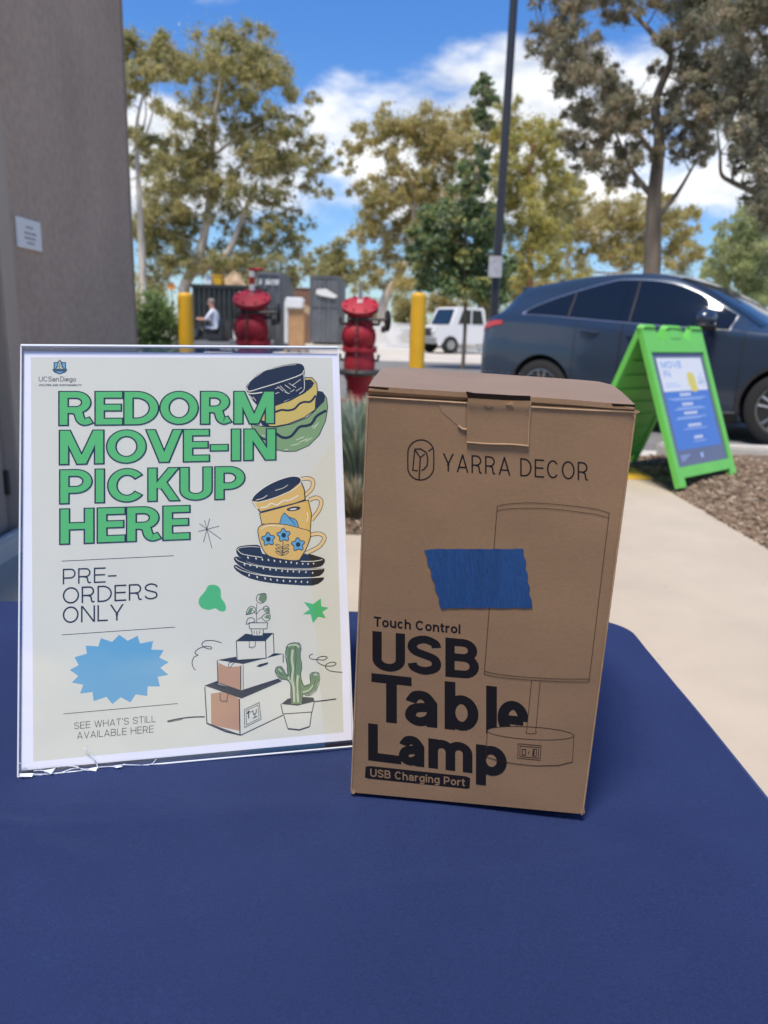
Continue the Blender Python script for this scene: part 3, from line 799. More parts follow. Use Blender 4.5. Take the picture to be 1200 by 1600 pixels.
# plates
pl3 = ZD((380, 138), (400, 130), (450, 160), (560, 195), (700, 210), (880, 212), (945, 208), (930, 235), (875, 260), (740, 255), (600, 242), (480, 215), (400, 170))
pl2 = ZD((383, 84), (412, 80), (480, 118), (600, 145), (800, 155), (900, 152), (947, 152), (935, 187), (880, 207), (700, 205), (560, 190), (450, 158), (390, 112))
pl1 = ZD((396, 35), (420, 14), (500, 5), (545, 12), (560, 60), (640, 70), (780, 75), (830, 58), (900, 75), (950, 95), (940, 130), (900, 147), (800, 152), (600, 142), (480, 116), (410, 76))
def _a(k):
    for p in (pl3, pl2, pl1): k.poly(smooth(p, 2, True))
flush('plate_print', 'charcoal', 1, _a)
def _a(k):
    k.stroke(ZD((405, 36), (430, 60), (480, 72), (560, 84)), 1.0, sm=4); k.stroke(ZD((400, 36), (425, 22), (490, 16), (540, 20)), .8, sm=3)
    k.stroke(ZD((800, 108), (880, 108), (935, 98)), 1.1, sm=3)
    k.stroke(ZD((392, 88), (420, 110), (520, 136), (640, 152), (800, 162), (940, 154)), 1.0, sm=4); k.stroke(ZD((390, 140), (430, 165), (520, 190), (640, 206), (780, 213), (938, 206)), 1.0, sm=4)
    for row in (((470, 85), (520, 90), (560, 97), (598, 100), (635, 105), (672, 110), (708, 112), (740, 115), (775, 120), (812, 124), (846, 124), (880, 122)),
                ((448, 128), (483, 132), (525, 143), (566, 152), (608, 158), (645, 162), (683, 168), (718, 170), (754, 172), (790, 174), (832, 176), (874, 180)),
                ((477, 195), (528, 207), (577, 215), (612, 222), (653, 226), (692, 230), (732, 232), (768, 234), (804, 236), (842, 238))):
        for i, c in enumerate(ZD(*row)): k.dot(c, 1.0, 2.0 - .05 * i, 15 if i > 5 else -20)
flush('plate_print_dots', 'cream', 2, _a)
# mugs
m3 = smooth(ZB((540, 1135), (600, 1115), (700, 1120), (800, 1145), (860, 1170), (835, 1260), (800, 1320), (780, 1340), (700, 1336), (600, 1312), (560, 1260), (538, 1190)), 3, True)
m2 = ZB((545, 1050), (640, 1025), (800, 980), (845, 968), (864, 1050), (856, 1165), (800, 1150), (680, 1120), (600, 1117), (558, 1112))
m1 = ZB((495, 968), (540, 975), (620, 955), (720, 915), (800, 850), (820, 900), (826, 962), (760, 985), (650, 1012), (548, 1038), (515, 1000))
m1r = smooth(ZB((492, 968), (515, 930), (580, 880), (660, 840), (740, 817), (790, 822), (802, 850), (770, 890), (700, 925), (620, 957), (540, 978), (505, 980)), 3, True)
hd = [ZB((800, 835), (845, 830), (876, 848), (868, 895), (822, 940)), ZB((852, 965), (895, 950), (928, 972), (912, 1030), (866, 1090)), ZB((860, 1182), (915, 1176), (948, 1200), (915, 1255), (832, 1298))]
flush('mug_print_handle_lines', 'charcoal', 2, lambda k: [k.stroke(h, 6.6, sm=4) for h in hd])
flush('mug_print_handles', 'peach', 3, lambda k: [k.stroke(h, 4.8, sm=4) for h in hd])
def _a(k):
    for p in (m2, m3, m1): k.stroke(p, 2.6, True)
    k.poly(m1r)
flush('mug_print_outline', 'charcoal', 4.2, _a)
flush('mug_print_body', 'mug', 5, lambda k: [k.poly(m2), k.poly(m1)])
flush('mug_print_front_edge', 'charcoal', 5.8, lambda k: [k.stroke(m3, 2.2, True), k.dot(ZB((755, 1020))[0], 11, 3.4, -8), k.stroke(m1, 1.0, True)])
flush('mug_print_front', 'mug', 6.4, lambda k: k.poly(m3))
flush('mug_print_drop', 'blue', 6.2, lambda k: k.poly(ZB((698, 1045), (725, 1070), (770, 1090), (787, 1135), (720, 1118), (668, 1112), (680, 1070))))
def _a(k):
    k.stroke(m1r, 1.2, True); k.dot(ZB((752, 1022))[0], 6, 1.2, -8)
    k.stroke(ZB((520, 965), (560, 955), (590, 935)), 1.0, sm=3); k.stroke(ZB((640, 905), (690, 890), (720, 870)), .8, sm=3)
    k.stroke(ZB((548, 1012), (585, 1008), (615, 986), (650, 996), (690, 970), (730, 966), (785, 936)), 2.0, sm=5)
    k.stroke(ZB((838, 1040), (845, 1070), (838, 1100)), 1.6, sm=3); k.stroke(ZB((552, 1145), (600, 1125), (690, 1130)), 1.2, sm=3); k.stroke(ZB((500, 975), (530, 1020)), 1.6)
flush('mug_print_glints', 'cream', 7, _a)
def flower(c, r, n=5):
    return [(c[0] + r * (1 + .22 * math.cos(n * t)) * math.cos(t - .4), c[1] + r * (1 + .22 * math.cos(n * t)) * math.sin(t - .4)) for t in [2 * PI * i / 40 for i in range(40)]]
fl = ZB((597, 1210), (693, 1185), (783, 1243))
flush('flower_print', 'blue', 7.2, lambda k: [k.poly(flower(c, 8.6)) for c in fl])
def _a(k):
    for c in fl: k.stroke(flower(c, 8.9), 1.2, True); k.dot(c, 3.6, 3.8)
    k.stroke(ZB((690, 1226), (686, 1270), (683, 1310)), 1.1)
    for s, y_ in ((-1, 1255), (1, 1258), (-1, 1280), (1, 1282), (-1, 1300), (1, 1300)):
        k.stroke(ZB((684, y_ + 12), (684 + s * 20, y_ + 6), (684 + s * 42, y_ - 12), (684 + s * 22, y_ - 12), (684, y_ + 8)), .9, sm=3)
    for p in (ZB((698, 1045), (725, 1070), (770, 1090), (787, 1135)), ZB((698, 1045), (680, 1070), (668, 1112)), ZB((725, 1075), (745, 1095), (765, 1120))): k.stroke(p, 1.0, sm=3)
flush('flower_print_lines', 'charcoal', 8, _a)
# green blob, star, blue burst
flush('blob_print', 'blob', 1, lambda k: [k.poly(smooth(ZD((205, 290), (220, 262), (250, 254), (285, 265), (300, 295), (302, 335), (325, 370), (332, 405), (315, 423), (285, 415), (265, 402), (225, 412), (185, 402), (163, 375), (165, 340), (185, 315)), 3, True))])
flush('star_print', 'blob', 1, lambda k: [k.poly(ZD((818, 362), (878, 375), (925, 340), (928, 390), (975, 398), (935, 425), (958, 465), (910, 455), (875, 495), (862, 440), (812, 440), (855, 408)))])
flush('burst_print', 'blue', 1, lambda k: k.poly(ZC((355, 787), (412, 757), (385, 708), (463, 685), (455, 635), (535, 640), (550, 588), (620, 612), (665, 567), (718, 605), (780, 573), (795, 622), (877, 606), (865, 660), (943, 663), (915, 710), (975, 738), (922, 773), (972, 818), (905, 830), (920, 890), (843, 890), (840, 950), (768, 940), (735, 990), (675, 958), (622, 1000), (585, 955), (505, 982), (498, 925), (420, 935), (440, 880), (368, 866), (410, 825))))
# boxes, pot plant, cactus
def _a(k):
    k.poly(ZD((285, 742), (345, 770), (425, 762), (425, 912), (280, 870))); k.poly(ZD((238, 935), (290, 928), (345, 912), (415, 970), (415, 1168), (240, 1130)))
flush('carton_print_brown', 'brown', 1, _a)
def _a(k):
    k.poly(ZD((545, 312), (582, 312), (582, 345), (560, 368), (535, 350))); k.poly(ZD((460, 440), (480, 400), (505, 400), (490, 432)))
    k.poly(ZD((575, 405), (600, 395), (602, 428), (580, 420))); k.poly(ZD((570, 460), (588, 442), (605, 445), (604, 470)))
    k.poly(ZD((705, 660), (715, 635), (745, 620), (790, 622), (800, 650), (795, 700), (805, 760), (800, 830), (820, 885), (858, 872), (858, 822), (875, 805), (910, 808), (915, 850), (895, 910), (850, 945), (810, 940), (808, 1000), (738, 1000), (735, 880), (715, 850), (670, 842), (640, 800), (650, 770), (680, 768), (700, 800), (718, 820), (712, 740)))
flush('plant_print_green', 'leafg', 1, _a)
def _a(k):
    k.stroke(ZD((722, 640), (735, 632), (775, 632), (788, 648)), 2.6, sm=3)
    for q in (((750, 660), (744, 720), (752, 780), (745, 840), (755, 900), (760, 990)), ((782, 820), (776, 900), (785, 990))): k.stroke(ZD(*q), 3.4, sm=4)
    k.stroke(ZD((722, 830), (735, 870)), 3.0); k.stroke(ZD((880, 815), (905, 818)), 2.6); k.stroke(ZD((812, 925), (850, 915), (880, 880)), 2.4, sm=3); k.stroke(ZD((660, 778), (680, 800)), 2.0)
flush('plant_print_pale', 'pale', 2, _a)
def _a(k):
    k.poly(ZD((395, 605), (455, 560), (498, 566), (498, 576), (562, 576), (565, 556), (628, 556), (580, 604)))
    k.poly(ZD((278, 725), (396, 704), (400, 724), (585, 712), (632, 682), (690, 686), (440, 750), (345, 735)))
    k.poly(ZD((198, 885), (278, 855), (283, 876), (425, 915), (660, 840), (682, 858), (430, 966), (345, 936)))
    k.poly(ZD((522, 765), (540, 752), (598, 738), (592, 752), (545, 769)))
    k.poly(ZD((678, 1000), (720, 966), (737, 964), (740, 1000), (806, 1000), (812, 955), (880, 960), (886, 984), (780, 1010)))
    for q, w_ in ((((397, 605), (580, 604), (583, 714), (402, 726), (397, 605)), 1.3), (((628, 557), (633, 680)), 1.3), (((278, 728), (282, 868), (425, 916)), 1.4), (((440, 755), (440, 908)), 1.0), (((425, 760), (425, 912)), 1.5), (((690, 688), (690, 742)), 1.4),
                  (((200, 892), (213, 1120), (425, 1195), (688, 1070)), 1.5), (((416, 968), (420, 1188)), 1.8), (((212, 1120), (330, 1172), (425, 1194)), 2.4),
                  (((478, 648), (478, 605), (496, 585)), .9), (((520, 585), (514, 642)), .9), (((478, 648), (488, 642), (496, 652), (505, 642), (514, 644)), .9),
                  (((345, 765), (352, 742), (372, 738)), 1.0), (((345, 768), (362, 770), (370, 755), (392, 735)), 1.0), (((294, 930), (297, 975), (312, 985), (325, 980), (338, 988), (342, 945), (360, 925)), 1.1),
                  (((475, 492), (480, 530), (588, 530), (593, 492), (475, 492)), 1.0), (((490, 534), (498, 573), (562, 573), (567, 534)), 1.1), (((508, 542), (508, 562)), 1.0), (((525, 542), (526, 566)), 1.0), (((545, 540), (540, 562)), 1.0),
                  (((675, 1000), (688, 1062), (870, 1050), (886, 980)), 1.3), (((692, 1066), (718, 1152), (790, 1160), (856, 1140), (868, 1052)), 1.3), (((720, 1156), (790, 1163), (850, 1144)), 1.8),
                  (((447, 1035), (540, 990), (552, 1095), (450, 1147), (447, 1035)), .9), (((458, 1042), (532, 1006), (540, 1090), (460, 1130), (458, 1042)), .8), (((474, 1090), (474, 1050)), 1.6), (((464, 1062), (474, 1045), (486, 1052)), 1.6), (((500, 1045), (505, 1065), (520, 1058), (522, 1032)), 1.3), (((512, 1062), (514, 1082)), 1.2), (((500, 1090), (528, 1076)), 1.3), (((490, 1050), (505, 1040)), 1.0),
                  (((888, 985), (950, 978), (1022, 968)), 1.8), (((525, 372), (522, 430), (525, 490)), .9), (((522, 440), (545, 412), (575, 400)), .8), (((530, 470), (560, 455)), .8), (((522, 440), (505, 415)), .8)):
        k.stroke(ZD(*q), w_)
    for q in (((522, 345), (530, 318), (560, 310), (582, 312), (582, 350), (555, 370), (530, 362), (522, 345)), ((458, 442), (468, 405), (490, 390), (515, 400), (512, 425), (480, 438), (458, 442)), ((565, 398), (585, 386), (603, 405), (600, 430), (575, 422), (565, 398)),
              ((555, 460), (572, 440), (606, 436), (606, 472), (578, 482), (555, 460)), ((458, 502), (470, 465), (500, 462), (514, 482), (485, 494), (458, 502))): k.stroke(ZD(*q), 1.0, sm=2)
    cac = ((738, 1000), (735, 880), (715, 850), (670, 842), (640, 800), (650, 770), (680, 768), (700, 800), (718, 820), (712, 740), (703, 700), (708, 655), (720, 630), (748, 618), (790, 620), (802, 650), (796, 700), (807, 760), (800, 830), (820, 887), (860, 872), (856, 822), (875, 803), (910, 806), (917, 850), (897, 912), (850, 948), (812, 942), (808, 1000))
    wv = smooth(ZD(*cac), 4); k.stroke([(p[0] + .45 * math.sin(i * 2.2), p[1] + .45 * math.cos(i * 2.2)) for i, p in enumerate(wv)], 1.0)
    for q in (((730, 650), (726, 720), (735, 800), (730, 850)), ((768, 640), (770, 720), (764, 800), (772, 900), (768, 990)), ((790, 840), (797, 920), (790, 990)), ((740, 890), (748, 940), (745, 990)), ((830, 935), (870, 905), (890, 850)), ((665, 800), (690, 825))): k.stroke(ZD(*q), .7, sm=4)
flush('carton_and_plant_lines', 'charcoal', 3, _a)
def _a(k):
    k.stroke(ZD((305, 618), (260, 605), (205, 605), (182, 625), (195, 645), (236, 657), (240, 644), (205, 640), (160, 655), (138, 680), (157, 695), (135, 705), (120, 740), (130, 775), (143, 788)), 1.2, sm=4)
flush('squiggle_print', 'charcoal', 3, _a)
def _a(k):
    k.stroke(ZD((875, 687), (853, 700), (865, 718), (905, 722), (945, 725), (965, 708), (935, 702), (903, 715), (905, 738), (945, 760), (1000, 762), (1020, 746), (995, 738), (960, 752), (957, 775), (990, 795), (1060, 802)), 1.2, sm=4)
flush('squiggle_print', 'charcoal', 3, _a)
def _a(k):
    for a, b_ in (((165, 1112), (302, 1210)), ((160, 1162), (290, 1128)), ((198, 1090), (245, 1268)), ((231, 1080), (192, 1230))): k.stroke(ZB(a, b_), .9)
flush('asterisk_print', 'charcoal', 3, _a)
def _a(k):
    pass
for a, b_ in (((305, 107), (1006, 73)), ((306, 568), (1015, 519)), ((315, 1062), (1031, 997))): flush('rule_line', 'charcoal', 3, lambda k: k.stroke(ZC(a, b_), .9))
def _a(k):
    k.stroke(ZC((965, 1108), (1040, 1092), (1120, 1082), (1200, 1080)), 2.0, sm=3); k.stroke(ZC((970, 1114), (1060, 1096)), .9)
flush('floor_line', 'charcoal', 3, _a)
def _a(k):
    for t_, q in (('PRE-', ((312, 155), (312, 253), (648, 143), (648, 238))), ('ORDERS', ((312, 272), (312, 375), (905, 243), (905, 345))), ('ONLY', ((312, 392), (312, 496), (692, 375), (692, 476)))):
        k.text(t_, *ZC(*q), w=.095)
flush('order_lettering', 'charcoal', 3, _a)
def _a(k):
    k.text("SEE WHAT'S STILL", *ZC((384, 1116), (384, 1158), (893, 1070), (893, 1112)), w=.085, gap=.16)
    k.text('AVAILABLE HERE', *ZC((402, 1176), (402, 1219), (880, 1134), (880, 1177)), w=.085, gap=.16)
flush('caption_lettering', 'charcoal', 3, _a)
def _a(k):
    k.text('UC', *ZA((162, 233), (162, 264), (218, 233), (218, 264)), w=.11); k.text('San', *ZA((222, 233), (222, 264), (288, 233), (288, 264)), w=.11, X=.66); k.text('Diego', *ZA((297, 233), (297, 264), (395, 233), (395, 264)), w=.11, X=.66)
    k.text('UTILITIES AND SUSTAINABILITY', *ZA((163, 281), (163, 293), (430, 281), (430, 293)), w=.2, gap=.18)
flush('crest_lettering', 'charcoal', 3, _a)
# crest
flush('crest_print', 'teal', 1, lambda k: k.poly(ZA((293, 128), (310, 143), (333, 143), (333, 184), (343, 190), (330, 208), (293, 221), (258, 208), (246, 190), (255, 184), (255, 143), (277, 143))))
flush('crest_print_field', 'blue', 2, lambda k: [k.poly(ZA((262, 149), (280, 149), (268, 182), (262, 182))), k.poly(ZA((308, 149), (326, 149), (326, 182), (318, 182))), k.poly(ZA((268, 202), (318, 202), (293, 213)))])
flush('crest_print_tree', 'pale', 2, lambda k: [k.poly(ZA((293, 136), (302, 152), (297, 152), (310, 168), (300, 168), (314, 184), (272, 184), (286, 168), (276, 168), (289, 152), (284, 152)))])
flush('crest_print_trunk', 'teal', 3, lambda k: [k.stroke(ZA((293, 150), (293, 186)), .9), k.stroke(ZA((283, 172), (303, 160)), .7)])
# headline: dark outlines under green letters
HEAD = (('REDORM', ((287, 327), (287, 538), (1637, 326), (1637, 526)), ((289, 500), (515, 686), (695, 910), (920, 1158), (1174, 1366), (1382, 1635))),
        ('MOVE-IN', ((290, 570), (290, 783), (1645, 560), (1645, 753)), ((292, 568), (587, 833), (836, 1056), (1067, 1228), (1235, 1345), (1364, 1426), (1445, 1643))),
        ('PICKUP', ((292, 817), (292, 1028), (1452, 794), (1452, 996)), ((294, 495), (510, 577), (594, 833), (845, 1042), (1045, 1245), (1264, 1450))),
        ('HERE', ((293, 1062), (293, 1281), (1108, 1039), (1108, 1250)), ((295, 506), (529, 701), (712, 926), (939, 1106))))
def head(lv, key, o, nm):
    k = ink(lv)
    for t_, q, sp in HEAD:
        k.text(t_, *ZA(*q), w=.195, ax=1.36, o=o, spans=[(20 + a / 4, 20 + b_ / 4) for a, b_ in sp])
    k.build(nm, IK[key], pst)
head(9.5, 'charcoal', .020, 'headline_outline'); head(11.5, 'green', -.012, 'headline_lettering')

# ================================================================== CARDBOARD BOX
M_card = mat('cardboard', (.245, .147, .078), .48, sheen=.22, var=.06, vscale=22, bump=.12, bscale=420, bdist=.0005, detail=9, stretch=(1, 1, 2))
M_cardtop = M_card
def speckle(m, scale, lo, hi, stretch=(1, 1, 1), detail=2):
    n, l = m.node_tree.nodes, m.node_tree.links; p = n['Principled BSDF']; src = p.inputs['Base Color'].links[0].from_socket
    c = [q for q in n if q.type == 'TEX_COORD'][0]; mp_ = n.new('ShaderNodeMapping'); mp_.inputs['Scale'].default_value = stretch; l.new(c.outputs['Object'], mp_.inputs[0])
    t = n.new('ShaderNodeTexNoise'); t.inputs['Scale'].default_value = scale; t.inputs['Detail'].default_value = detail; l.new(mp_.outputs[0], t.inputs['Vector'])
    r = n.new('ShaderNodeMapRange'); r.inputs['From Min'].default_value = .3; r.inputs['From Max'].default_value = .7; r.inputs['To Min'].default_value = lo; r.inputs['To Max'].default_value = hi; l.new(t.outputs[0], r.inputs['Value'])
    v = n.new('ShaderNodeVectorMath'); v.operation = 'SCALE'; l.new(src, v.inputs[0]); l.new(r.outputs[0], v.inputs['Scale']); l.new(v.outputs[0], p.inputs['Base Color'])
speckle(M_card, 650, .94, 1.06, (.7, .7, 1.2), 4)
speckle(M_card, 14, .93, 1.07, (1, 1, 1), 5)
speckle(M_cloth, 900, .80, 1.20, (1, 1, 1), 2)
speckle(M_cloth, 3.0, .92, 1.10, (1, 1, 1), 4)
speckle(M_stucco, 26, .90, 1.10, (1, 1, 1), 6)
M_cardedge = mat('cardboard_cut_edge', (.36, .24, .145), .9, var=.15, vscale=120)
M_slot = mat('slot_shade_paint', (.014, .010, .008), .95, spec=.1)  # near-black colour painted for the shade inside the carton's slits and slot
BBL, BBR = on_z(549, 1238, TZ + .0042), on_z(910, 1272, TZ + .0042)
uB = nv(np.array([BBR[0] - BBL[0], BBR[1] - BBL[1], 0])); nB = np.array([-uB[1], uB[0], 0])
lb = math.radians(-3.2)
vB = nv(np.array([0, 0, 1]) * math.cos(lb) + nB * math.sin(lb))
BF = Plane(BBL, uB, vB)
fTL, fTR = BF.px((575, 620)), BF.px((993, 642))
zt = (fTL[2] + fTR[2]) / 2 + .006
kTL, kTR = on_z(601, 575, zt + .004), on_z(956, 600, zt + .001)
depth = .098
bx = thing('lamp_carton', (BBL + BBR) / 2 + nB * .05, 'brown cardboard table lamp carton standing on the navy cloth', 'box')
cBLb, cBRb = BBL + nB * depth, BBR + nB * depth
kTL2, kTR2 = fTL + nB * depth, fTR + nB * depth
kTR2 = kTR.copy(); kTL2 = kTL.copy(); kTR2[2] = fTR[2]; kTL2[2] = fTL[2]
def quadslab(a, b_, c, d, t):
    n_ = nv(np.cross(b_ - a, d - a)); mb = MB()
    P = [a, b_, c, d]; Q = [p - n_ * t for p in P]
    mb.add(P + Q, [(0, 1, 2, 3), (7, 6, 5, 4), (0, 4, 5, 1), (1, 5, 6, 2), (2, 6, 7, 3), (3, 7, 4, 0)]); return mb
TH = .003
# front wall with a very slight bow and soft worn corners
gx, gy = 24, 30; V = []; F = []
def frontpt(s, t, lift=0.0):
    a = BBL * (1 - s) + BBR * s; b_ = fTL * (1 - s) + fTR * s
    return a * (1 - t) + b_ * t + BF.n * lift
mbf = MB(); V = [frontpt(i / gx, j / gy) for j in range(gy + 1) for i in range(gx + 1)]
F = [(j * (gx + 1) + i, j * (gx + 1) + i + 1, (j + 1) * (gx + 1) + i + 1, (j + 1) * (gx + 1) + i) for j in range(gy) for i in range(gx)]
V2 = [p - BF.n * TH for p in V]; nV = len(V)
F2 = [tuple(nV + i for i in reversed(f)) for f in F]
rimF = [(j * (gx + 1), (j + 1) * (gx + 1), nV + (j + 1) * (gx + 1), nV + j * (gx + 1)) for j in range(gy)] + [(gy * (gx + 1) + i, gy * (gx + 1) + i + 1, nV + gy * (gx + 1) + i + 1, nV + gy * (gx + 1) + i) for i in range(gx)]
obj('front_panel', V + V2, F + F2 + rimF, M_card, bx)
quadslab(BBR + uB * .0006, cBRb + uB * .0006, kTR2 + uB * .0006, fTR + uB * .0006, TH).build('side_panel', M_card, bx)
quadslab(cBLb - uB * .0006, BBL - uB * .0006, fTL - uB * .0006, kTL2 - uB * .0006, TH).build('side_panel', M_card, bx)
quadslab(cBRb, cBLb, kTL2, kTR2, TH).build('back_panel', M_card, bx)
zb = TZ + .0046
quadslab(*[np.array([p[0], p[1], zb]) for p in (BBL + nB * .009 + uB * .003, BBR + nB * .009 - uB * .003, cBRb - uB * .003, cBLb + uB * .003)], .0036).build('bottom_panel', M_card, bx)
# pale creased edges along the front corners
for a, b_ in ((BBR, fTR), (BBL, fTL)):
    MB().tube([a + (b_ - a) * t + BF.n * .0002 for t in np.linspace(.005, 1, 14)], [.0003 + .0004 * random.random() for _ in range(14)], 6).build('worn_corner', M_cardedge, bx, True)
# lid: top face slightly domed, its front edge folding down inside the front wall
def lidrow(px_list, z_off, plane_l):
    return [BF.px(p, plane_l) for p in px_list]
def interp(pts, n):
    x = np.array([p[0] for p in pts]); y = np.array([p[1] for p in pts]); xs = np.linspace(x[0], x[-1], n); return list(zip(xs, np.interp(xs, x, y)))
nL = 40
front_edge = interp([(576, 603), (607, 605), (650, 608), (728, 613), (828, 620), (900, 625), (955, 630), (992, 632)], nL)
tuck_edge = interp([(576, 622), (650, 626), (732, 631), (830, 637), (955, 644), (993, 646)], nL)
back_edge = interp([(599, 574), (640, 574), (700, 579), (800, 586), (900, 593), (935, 596), (955, 601)], nL)
r0 = [BF.px(p, -.004) for p in tuck_edge]; r1 = [BF.px(p, .0004) for p in front_edge]
rb = []
for p, q in zip(back_edge, r1):
    rb.append(on_z(p[0], p[1], q[2] + .0015))
rows = [r0, [a * .5 + b_ * .5 + BF.n * .0012 for a, b_ in zip(r0, r1)], r1]
V = [p for r in rows for p in r]
F = [(j * nL + i, j * nL + i + 1, (j + 1) * nL + i + 1, (j + 1) * nL + i) for j in range(2) for i in range(nL - 1)]
lid = obj('lid_fold', V, F, M_card, bx, smooth=True)
rows = []
for t in np.linspace(0, 1, 9):
    rows.append([a * (1 - t) + b_ * t + np.array([0, 0, .0008 * math.sin(PI * t)]) for a, b_ in zip(r1, rb)])
V = [p for r in rows for p in r]; nT = len(V)
F = [(j * nL + i, j * nL + i + 1, (j + 1) * nL + i + 1, (j + 1) * nL + i) for j in range(8) for i in range(nL - 1)]
V += [p - np.array([0, 0, .0026]) for p in V[:nT]]
F2 = [tuple(nT + i for i in reversed(f)) for f in F]
edge = [i for i in range(nL)] + [j * nL + nL - 1 for j in range(1, 9)] + [8 * nL + i for i in range(nL - 2, -1, -1)] + [j * nL for j in range(7, 0, -1)]
F3 = [(edge[i], edge[(i + 1) % len(edge)], nT + edge[(i + 1) % len(edge)], nT + edge[i]) for i in range(len(edge))]
obj('lid', V, F + F2 + F3, M_cardtop, bx)
# slits at both ends of the fold: their shade painted as dark patches
for pq_ in (((575, 603.5), (607, 606), (607, 609.5), (576, 606.5)), ((955, 630.5), (993, 632.5), (992, 636), (958, 635))):
    k = Ink(BF, .0019); k.poly(pq_); k.build('gap', M_slot, bx)
for pq_ in (((577, 606.5), (590, 608), (577, 609)), ((975, 635), (992, 636), (988, 638.5)), ((992, 640), (1001, 643), (996, 646), (990, 645))):
    k = Ink(BF, .0024); k.poly(pq_); k.build('torn_ply', M_cardedge, bx)
for pq_ in (((904, 1268), (913, 1262), (914, 1270), (909, 1274)), ((549, 1231), (556, 1237), (553, 1241), (549, 1239)), ((987, 645), (994, 644), (993, 655), (989, 650))):
    k = Ink(BF, .0004); k.poly(pq_); k.build('torn_ply', M_cardedge, bx)
# locking tab in its slot
tp = [(731, 621), (829, 627), (825, 698), (780, 695), (729, 691)]
P0 = [BF.px(p, .0012) for p in tp]; mbt = MB(); mbt.prism(P0, -BF.n * .0011)
tab = mbt.build('lock_tab', M_card, bx)
k = Ink(BF, .0036); k.poly([(728, 611.5), (742, 614), (800, 617.5), (829, 618.5), (829, 626.5), (790, 625.5), (740, 622.5), (731, 622)]); k.build('slot', M_slot, bx)  # flat dark patch, the slot's inner shade put into its colour
MB().tube([BF.px(p, .0012) for p in smooth([(729, 691), (760, 693.5), (800, 694.5), (826, 697)], 4)], .0005, 6).build('crease', M_cardedge, tab, True)
MB().tube([BF.px(p, .0012) for p in ((829.5, 622), (826.5, 660), (825, 697))], .0004, 6).build('crease', M_cardedge, tab, True)
for q in (((757, 633), (764, 631.5), (770, 634.5), (763, 637)), ((790, 632), (801, 628.5), (803, 636), (797, 633.5))):
    MB().prism([BF.px(p, .0012) for p in q], BF.n * .0007).build('nick', M_cardedge, tab)
MB().tube([BF.px(p, .0004) for p in smooth([(576, 620.5), (650, 625), (729, 630)], 5)], .0005, 6).build('top_edge', M_cardedge, bx, True)
MB().tube([BF.px(p, .0004) for p in smooth([(830, 636), (900, 640), (992, 644.5)], 5)], .0005, 6).build('top_edge', M_cardedge, bx, True)
# scuffed ply by the tab
M_scuff = mat('scuffed_cardboard', (.262, .168, .102), .92, var=.05, vscale=30)
k = Ink(BF, .0002); k.poly([(683, 630), (728, 632), (727, 671), (716, 666), (703, 654), (692, 645)]); k.build('scuff', M_scuff, bx)
MB().tube([BF.px(p, .0006) for p in smooth([(716, 665), (722, 670), (729, 671)], 4)], .0006, 6).build('torn_ply', M_cardedge, bx, True)
# print
M_ink = mat('carton_ink', (.010, .009, .013), .9, spec=.15)
M_inkline = mat('carton_line_ink', (.035, .02, .018), .9, spec=.15)
ZE, ZF = Z((540, 560), 2.553), Z((540, 920), 2.553)
k = Ink(BF, .00006)
k.text('YARRA DECOR', *ZE((388, 378), (388, 450), (968, 415), (968, 488)), w=.085, gap=.20)
cap_ = [(300 + 52 * math.cos(t) - 1.2 * math.sin(t), 405 + 28 * (1 if math.sin(t) > 0 else -1) * (abs(math.sin(t)) > .02) + 52 * math.sin(t)) for t in [2 * PI * i / 40 for i in range(40)]]
k.stroke(ZE(*cap_), 2.0, True)
for q in (((275, 362), (300, 361), (322, 376), (328, 400), (325, 428), (312, 443), (303, 447)), ((276, 362), (268, 446), (288, 449)), ((276, 364), (298, 396), (316, 381)), ((298, 396), (293, 484)), ((330, 371), (346, 360))): k.stroke(ZE(*q), 2.0)
k.build('brand_print', M_ink, bx)
k = Ink(BF, .00006)
k.text('Touch Control', *ZF((113, 110), (113, 150), (458, 142), (458, 180)), w=.185, gap=.10)
sx = lambda *s: [(540 + a / 2.553, 540 + b_ / 2.553) for a, b_ in s]
k.text('USB', *ZF((107, 168), (107, 324), (530, 206), (530, 362)), w=.195, ax=1.22, spans=sx((107, 237), (247, 381), (398, 532)))
k.text('Table', *ZF((103, 336), (103, 526), (728, 404), (728, 596)), w=.185, ax=1.22, spans=sx((103, 263), (237, 366), (395, 530), (563, 601), (606, 730)), X=.74)
k.text('Lam', *ZF((90, 536), (90, 684), (505, 588), (505, 736)), w=.225, ax=1.16, spans=sx((90, 222), (212, 314), (330, 506)), X=.80)
k.poly(ZF((80, 709), (100, 707), (480, 748), (497, 755), (495, 795), (485, 798), (90, 757), (77, 752)))
k.build('title_print', M_ink, bx)
k = Ink(BF, .00011)
k.text('USB Charging Port', *ZF((98, 717), (98, 749), (476, 757), (476, 788)), w=.17, gap=.12); k.build('port_caption', M_card, bx)
k = Ink(BF, .00016)      # the lamp picture is bare board over the words
k.poly(ZF((742, 366), (776, 368), (758, 574), (722, 572))); k.poly(ZF(*([(566, 562)] + [(738 + 173 * math.cos(t), 576 + 25 * math.sin(t) + (math.cos(t)) * 9) for t in [PI + PI * i / 12 for i in range(13)]] + [(905, 690), (850, 704), (760, 706), (640, 692), (560, 670)])))
k.build('lamp_drawing_ground', M_card, bx)
k = Ink(BF, .00021)
k.text('p', *ZF((520, 578), (520, 738), (642, 592), (642, 752)), w=.215, ax=1.16, spans=sx((520, 643)), X=.74); k.build('title_print', M_ink, bx)
k = Ink(BF, .00026)
lw = .85
for q in ([(605, 590), (640, 582), (700, 577), (780, 578), (900, 588), (1000, 602), (1052, 617)], [(604, 608), (640, 601), (700, 598), (800, 599), (900, 609), (1000, 623), (1050, 636)]): k.stroke(ZE(*q), lw, sm=4)
